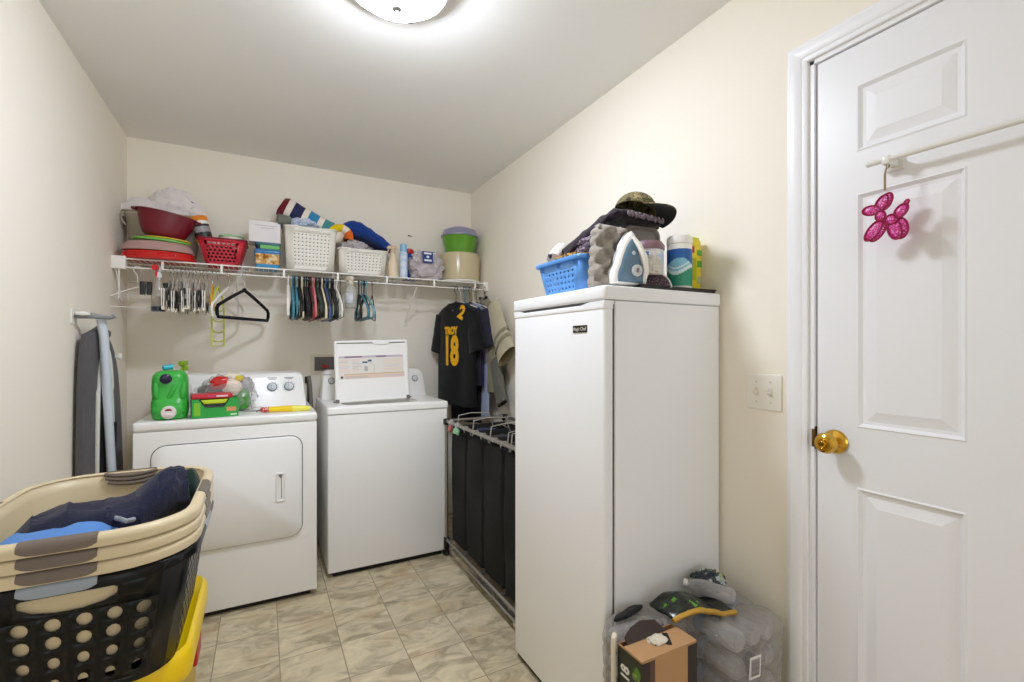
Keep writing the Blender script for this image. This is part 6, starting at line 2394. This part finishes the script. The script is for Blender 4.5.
# cleaner tub with blue and green swirls
t = thing('wipes_canister', 'white capped canister with blue and green swirl label on black tray', 'canister', (1.272, 1.160, TR))
g = G()
g.lathe([(0.038, 0), (0.041, 0.003), (0.041, 0.152), (0.039, 0.156)], 36)
g.build('body', M_WHITE, t)
LBL = [mat('canister_blue', (28, 92, 166), rough=0.35), mat('canister_aqua', (128, 190, 214), rough=0.35), mat('canister_pale', (208, 228, 226), rough=0.35), mat('canister_green', (34, 140, 108), rough=0.35)]


def swirl(u, v):
    x = (u * 4) % 1.0
    q = v + 0.10 * math.sin(u * 2 * PI * 2 + 0.7)
    if v > 0.66 + 0.10 * math.sin(u * 2 * PI * 2):
        return 0
    if q > 0.60:
        return 1
    if q > 0.55:
        return 2
    if q > 0.50:
        return 1
    if q > 0.40:
        return 2
    return 3


g = G()
g.grid(lambda u, v: (0.0416 * math.cos(2 * PI * u), 0.0416 * math.sin(2 * PI * u), 0.010 + 0.126 * v), 72, 40, mi=swirl)
g.build('label_band', LBL, t)
g = G()
g.lathe([(0.039, 0.154), (0.0425, 0.156), (0.0425, 0.176), (0.038, 0.183), (0.02, 0.186), (0.002, 0.186)], 36)
g.build('cap', M_WHITE, t)
t = thing('yellow_canister', 'yellow carton with green panels at the right end of freezer top', 'canister', (1.365, 1.200, TR))
g = G()
g.rbox((-0.030, -0.032, 0), (0.030, 0.032, 0.186), 0.012, 0.006)
g.build('body', plastic('carton_yellow', (224, 206, 16), 0.35), t)
g = G()
g.rbox((-0.024, -0.029, 0.184), (0.024, 0.029, 0.196), 0.010, 0.003)
g.build('cap', plastic('carton_lime', (206, 214, 40), 0.35), t)
g = G()
for x0, x1, z0, z1, mi in ((0.004, 0.028, 0.130, 0.150, 0), (0.004, 0.027, 0.088, 0.112, 0), (-0.028, -0.010, 0.138, 0.162, 1), (-0.02, 0.0, 0.04, 0.12, 2), (0.006, 0.026, 0.03, 0.055, 3)):
    g.box((x0, -0.0328, z0), (x1, -0.0318, z1), mi)
g.build('printed_panel', [mat('panel_green', (92, 160, 60), rough=0.4), mat('panel_red', (176, 40, 30), rough=0.4), mat('panel_olive', (170, 176, 30), rough=0.4), mat('panel_grey', (176, 178, 140), rough=0.4)], t)

# ================================================================== PACKS BY THE DOOR
PET = film('bottle_plastic', (186, 184, 184), 0.34, 0.05)
SHR = film('shrink_film', (190, 186, 182), 0.17, 0.08, wrinkle=0.9)
CAPW = plastic('bottle_cap_white', (226, 224, 222), 0.35)


def bottle_mesh(g, L=0.20, r=0.031):
    g.lathe([(0.010, 0.004), (r * 0.72, 0.0), (r * 0.94, 0.006), (r, 0.016), (r, 0.05), (r * 0.94, 0.056), (r, 0.062), (r * 0.94, 0.074), (r, 0.082), (r * 0.94, 0.094), (r, 0.102), (r, 0.128),
             (r * 0.80, 0.158), (r * 0.44, 0.180), (r * 0.40, 0.186), (r * 0.40, L)], 18)


def lump_box(g, lo, hi, lumps, seed, amp=0.010, n=44, bumps=()):
    """Shrink film pulled over bottle ends: a box whose faces bulge where the bottles press."""
    x0, y0, z0 = lo
    x1, y1, z1 = hi
    c = Vector(((x0 + x1) / 2, (y0 + y1) / 2, (z0 + z1) / 2))
    rings = []
    nz = n
    prof = ring(x1 - x0, y1 - y0, 0.035, 4)
    P = []
    for i in range(len(prof)):
        a, b = prof[i], prof[(i + 1) % len(prof)]
        m = max(1, int(math.hypot(b[0] - a[0], b[1] - a[1]) / 0.008))
        for k in range(m):
            P.append((a[0] + (b[0] - a[0]) * k / m, a[1] + (b[1] - a[1]) * k / m))
    for j in range(nz + 1):
        f = j / nz
        z = z0 + (z1 - z0) * f
        ins = 0.03 * (max(0, abs(f - 0.5) - 0.42) / 0.08) ** 2
        row = []
        for x, y in P:
            rad = Vector((x, y, 0)).normalized()
            per = lumps
            s = abs(math.sin(PI * (z - z0) / per)) * abs(math.sin(PI * ((x if abs(y) > (y1 - y0) / 2 - 0.02 else y) / per + 0.5 * 0)))
            d = amp * (abs(math.sin(PI * (z - z0) / per)) - 0.5) + 0.006 * noise.noise(Vector((x * 22 + seed, y * 22, z * 22)))
            for bx_, by_, bz_ in bumps:
                q_ = ((c.x + x - bx_) ** 2 + (c.y + y - by_) ** 2 + (z - bz_) ** 2) / 0.034 ** 2
                if q_ < 1:
                    d += 0.013 * math.sqrt(1 - q_)
            row.append((c.x + x * (1 - ins / 0.2) + rad.x * d, c.y + y * (1 - ins / 0.2) + rad.y * d, z + 0.010 * noise.noise(Vector((x * 14 + seed, y * 14, f * 3))) * (1 if f > 0.85 else 0.2)))
        rings.append(row)
    # dished top
    top = rings[-1]
    for s in (0.8, 0.5, 0.2):
        rings.append([(c.x + (p[0] - c.x) * s, c.y + (p[1] - c.y) * s, p[2] + 0.006 * math.sin((p[0] * s) * 90) * math.sin(p[1] * s * 90)) for p in top])
    g.loft(rings)


def pack(name, label, lo, hi, axis, group=None, labels=None, lump=0.066, seed=1):
    """A case standing on its end: bottles lie in rows inside one skin of film."""
    c = Vector(((lo[0] + hi[0]) / 2, (lo[1] + hi[1]) / 2, lo[2]))
    t = thing(name, label, 'bottle pack', c, (0, 0, 0), group)
    W, D, Hh = hi[0] - lo[0], hi[1] - lo[1], hi[2] - lo[2]
    r = 0.031
    rows = int((Hh - 0.01) / lump)
    first = None
    bumps = []
    if axis == 'x':
        cols, deep = max(1, int(D / lump)), max(1, int(W / 0.19))
    else:
        cols, deep = max(1, int(W / lump)), max(1, int(D / 0.19))
    for j in range(rows):
        for i in range(cols):
            for d in range(deep):
                if first is None:
                    g = G()
                    bottle_mesh(g)
                    first = g.build('bottle', PET, t, sharp=60)
                    g = G()
                    g.lathe([(0.0135, 0.186), (0.0145, 0.188), (0.0145, 0.200), (0.002, 0.203)], 14)
                    cap1 = g.build('cap', CAPW, first)
                    g = G()
                    g.lathe([(r + 0.0006, 0.100), (r + 0.0006, 0.128)], 18, cap0=False, cap1=False)
                    lab1 = g.build('label_band', labels or plastic('water_label', (150, 166, 190), 0.4), first)
                    b = first
                else:
                    b = first.copy()
                    C.objects.link(b)
                    b.parent = t
                    for ch in (cap1, lab1):
                        c2 = ch.copy()
                        C.objects.link(c2)
                        c2.parent = b
                off = 0.0
                z = 0.036 + j * (Hh - 0.075) / max(1, rows - 1)
                if axis == 'x':
                    y = (i - (cols - 1) / 2) * min(lump, (D - 0.064) / max(1, cols - 1) if cols > 1 else lump)
                    b.location = (-W / 2 + 0.006 + d * 0.195, y, z)
                    b.rotation_euler = (0, PI / 2, 0)
                    if d == 0:
                        bumps.append((-W / 2 - 0.003, y, z))
                else:
                    x = (i - (cols - 1) / 2) * min(lump, (W - 0.064) / max(1, cols - 1) if cols > 1 else lump)
                    b.location = (x, -D / 2 + 0.006 + d * 0.195, z)
                    b.rotation_euler = (-PI / 2, 0, 0)
                    if d == 0:
                        bumps.append((x, -D / 2 - 0.003, z))
    g = G()
    lump_box(g, (-W / 2 - 0.003, -D / 2 - 0.003, 0.002), (W / 2 + 0.003, D / 2 + 0.003, Hh), lump, seed, bumps=bumps)
    g.build('shrink_film', SHR, t, sharp=80)
    return t


pA = pack('bottle_pack', 'shrink wrapped pack of brownish bottles between freezer and coffee carton', (0.872, 0.992, 0), (1.135, 1.092, 0.455), 'x',
          labels=plastic('brown_label', (118, 96, 76), 0.4), seed=3)
pB = pack('bottle_pack', 'large shrink wrapped pack of clear bottles by door casing', (1.118, 0.850, 0), (1.366, 1.078, 0.462), 'y', seed=9)
g = G()
g.M = Matrix.Translation((-0.040, -0.1345, 0.365)) @ Matrix.Rotation(math.radians(4), 4, 'Y')
g.box((-0.024, -0.001, -0.03), (0.024, 0.0, 0.03), 0)
g.box((-0.019, -0.0016, -0.024), (0.019, -0.0008, 0.024), 1)
for k in range(9):
    zz = -0.021 + 0.005 * k
    g.box((-0.016, -0.0022, zz), (0.016, -0.0014, zz + (0.002 if k % 3 else 0.003)), 2)
g.build('price_code_label', [mat('code_white', (222, 220, 218), rough=0.4), mat('code_grey', (176, 172, 170), rough=0.4), mat('code_dark', (96, 92, 90), rough=0.4)], pB)
# loose bottle lying on the pack
t = thing('water_bottle', 'loose clear ribbed bottle lying on top of the large bottle pack', 'bottle', (1.285, 0.955, 0.478), (0, math.radians(-80), math.radians(-46)))
t.scale = (0.74, 0.74, 0.74)
g = G()
bottle_mesh(g, r=0.033)
g.build('body', film('bottle_milky', (206, 204, 204), 0.36, 0.08), t)
g = G()
g.lathe([(0.0135, 0.188), (0.0145, 0.19), (0.0145, 0.203), (0.002, 0.205)], 14)
g.build('cap', CAPW, t)
g = G()
heap(g, (0, 0, 0), (0.06, 0.045, 0.030), seed=101, amp=0.5, fold=10, nu=36, nv=20, flat=-0.8)
tag(g.build('torn_wrapper', blotchy('blue_green_wrap', [(0, (26, 34, 52)), (0.46, (54, 66, 60)), (0.55, (180, 190, 196)), (0.62, (150, 170, 60)), (0.66, (32, 44, 74))], 26, rough=0.2), loc=(1.275, 1.045, 0.490)),
    'torn dark blue wrapper on the far corner of the large bottle pack', 'wrapper')
g = G()


def flap(u, v):
    x = 1.03 + 0.20 * u
    y = 1.055 - 0.10 * v - 0.05 * u
    z = 0.470 + 0.036 * math.sin(PI * min(1, u * 1.25 + 0.05)) * (0.4 + 0.6 * math.sin(PI * (0.25 + 0.7 * v))) + 0.012 * fbm((u * 3, v * 3, 5), 3, 1.5)
    return (x, y, z)


g.grid(flap, 30, 20, mi=lambda u, v: 1 if v > 0.88 else 0)
tag(g.build('green_wrapper', [blotchy('green_black_wrap', [(0, (20, 26, 20)), (0.54, (36, 48, 30)), (0.62, (88, 150, 50)), (0.69, (24, 30, 22))], 22, rough=0.2), mat('wrap_amber', (190, 146, 50), rough=0.3)], None, solid=0.012, sharp=80),
    'black and green printed wrapper with amber edge lying across both bottle packs', 'wrapper')
g = G()
g.M = Matrix.Translation((0.955, 1.062, 0.466)) @ Matrix.Rotation(math.radians(10), 4, 'Z')
heap(g, (0, 0, 0), (0.065, 0.014, 0.010), seed=104, amp=0.3, fold=6, nu=24, nv=12)
tag(g.build('dark_strap', cloth('strap_black', (36, 36, 38))), 'dark strap lying on the pack of brownish bottles against the freezer', 'strap')
# coffee carton standing on end, top flap open
t = thing('coffee_carton', 'tall open cardboard carton with green picture and 18 printed on side', 'box', (0.939, 0.936, 0), (0, 0, math.radians(-0.5)))
CARD = mat('kraft_card', (182, 142, 102), rough=0.75, spec=0.2, var=0.06, vscale=20)
W, D, Hh = 0.196, 0.092, 0.452
g = G()
g.box((-W / 2, -D / 2, 0), (W / 2, -D / 2 + 0.0025, Hh))
g.box((-W / 2, D / 2 - 0.0025, 0), (W / 2, D / 2, Hh))
g.box((-W / 2, -D / 2, 0), (-W / 2 + 0.0025, D / 2, Hh))
g.box((W / 2 - 0.0025, -D / 2, 0), (W / 2, D / 2, Hh))
g.box((-W / 2, -D / 2, 0), (W / 2, D / 2, 0.003))
body = g.build('box_body', CARD, t)
t.location.x = 0.943
g = G()
# closed half flap with a dark slot, and a torn one
g.box((-W / 2, -D / 2, Hh), (W / 2, D / 2 - 0.022, Hh + 0.0025))
g.build('top_flap', CARD, t)
g = G()
g.at((0.030, -0.005, Hh + 0.0032), (0, 0, math.radians(58)))
g.rbox((-0.026, -0.008, -0.0006), (0.026, 0.008, 0.0006), 0.003, 0.0005)
g.build('slot', M_DARK, body)
g = G()
g.M = Matrix.Translation((-0.02, D / 2 - 0.022, Hh + 0.002)) @ Matrix.Rotation(math.radians(38), 4, 'X')
g.prism([(-0.065, 0.0), (0.075, 0.0), (0.058, 0.035), (0.01, 0.045), (-0.03, 0.036), (-0.062, 0.020)], 0, 0.0025, 'z', 0)
g.build('torn_flap', mat('card_dark_print', (52, 38, 34), rough=0.6), t)
g = G()
heap(g, (0.0, 0.0, Hh + 0.006), (0.03, 0.02, 0.008), seed=111, amp=0.4, fold=8, nu=20, nv=10)
g.M = Matrix.Identity(4)
g.build('torn_paper', mat('torn_paper', (212, 202, 184), rough=0.8), t)
DKB = mat('carton_dark_brown', (40, 27, 22), rough=0.4)
g = G()
g.box((-W / 2 - 0.0003, -D / 2 - 0.0008, 0.02), (-W / 2 + 0.026, -D / 2, Hh - 0.004), 0)
g.box((-W / 2 + 0.026, -D / 2 - 0.0008, 0.02), (-W / 2 + 0.044, -D / 2, Hh - 0.004), 1)
g.box((W / 2 - 0.034, -D / 2 - 0.0008, 0.02), (W / 2 + 0.0003, -D / 2, Hh - 0.004), 0)
g.build('printed_band', [DKB, mat('carton_mid_brown', (84, 58, 48), rough=0.5)], body)
g = G()
g.box((-W / 2 - 0.0012, -D / 2 - 0.0004, 0.006), (-W / 2 - 0.0001, D / 2, Hh - 0.003))
side = g.build('printed_side', mat('side_black_green', (30, 36, 22), rough=0.35), body)
LEAF = blotchy('leaf_print', [(0, (40, 62, 22)), (0.45, (86, 120, 38)), (0.58, (128, 156, 60)), (0.68, (60, 86, 30))], 40, rough=0.35)
rl = random.Random(3)
g = G()
for k in range(10):
    g.M = Matrix.Translation((-W / 2 - 0.0016, -D / 2 + 0.020 + rl.uniform(-0.010, 0.008), 0.06 + 0.039 * k)) @ Matrix.Rotation(rl.uniform(-0.6, 0.6), 4, 'X')
    g.ball((0, 0, 0), 0.0012, 0.016, 0.020, 14, 8)
g.build('leaf_picture', LEAF, side)
g = G()
put_text(g, '18', 0.044, (-W / 2 - 0.0016, 0.014, Hh - 0.062), (0, 0, 1), (0, 1, 0), bold=0.0012, sx=0.9)
g.build('number_print', mat('print_white', (222, 218, 208), rough=0.5), side)
g = G()
for k, (a, b) in enumerate(((0.05, 0.20), (0.07, 0.19))):
    g.box((-W / 2 - 0.0016, -0.014 + 0.05 * 0 - 0.006 * k, Hh - 0.115), (-W / 2 - 0.0008, -0.011 - 0.006 * k, Hh - 0.085))
g.box((-W / 2 - 0.0016, 0.002, 0.12), (-W / 2 - 0.0008, 0.022, Hh - 0.115))
g.build('print_marks', mat('print_tan', (150, 128, 96), rough=0.5), side)
t = thing('rope', 'cream rope hanging down beside the coffee carton', 'rope', (0.839, 0.992, 0))
g = G()
g.tube([(0.010, 0.008, 0.465), (0.0, 0.0, 0.462), (-0.004, -0.003, 0.43), (-0.003, -0.004, 0.30), (-0.002, -0.002, 0.15), (0.0, 0.0, 0.008)], 0.007, 8)
g.build('strand', mat('cream_cord', (216, 206, 184), rough=0.7), t)
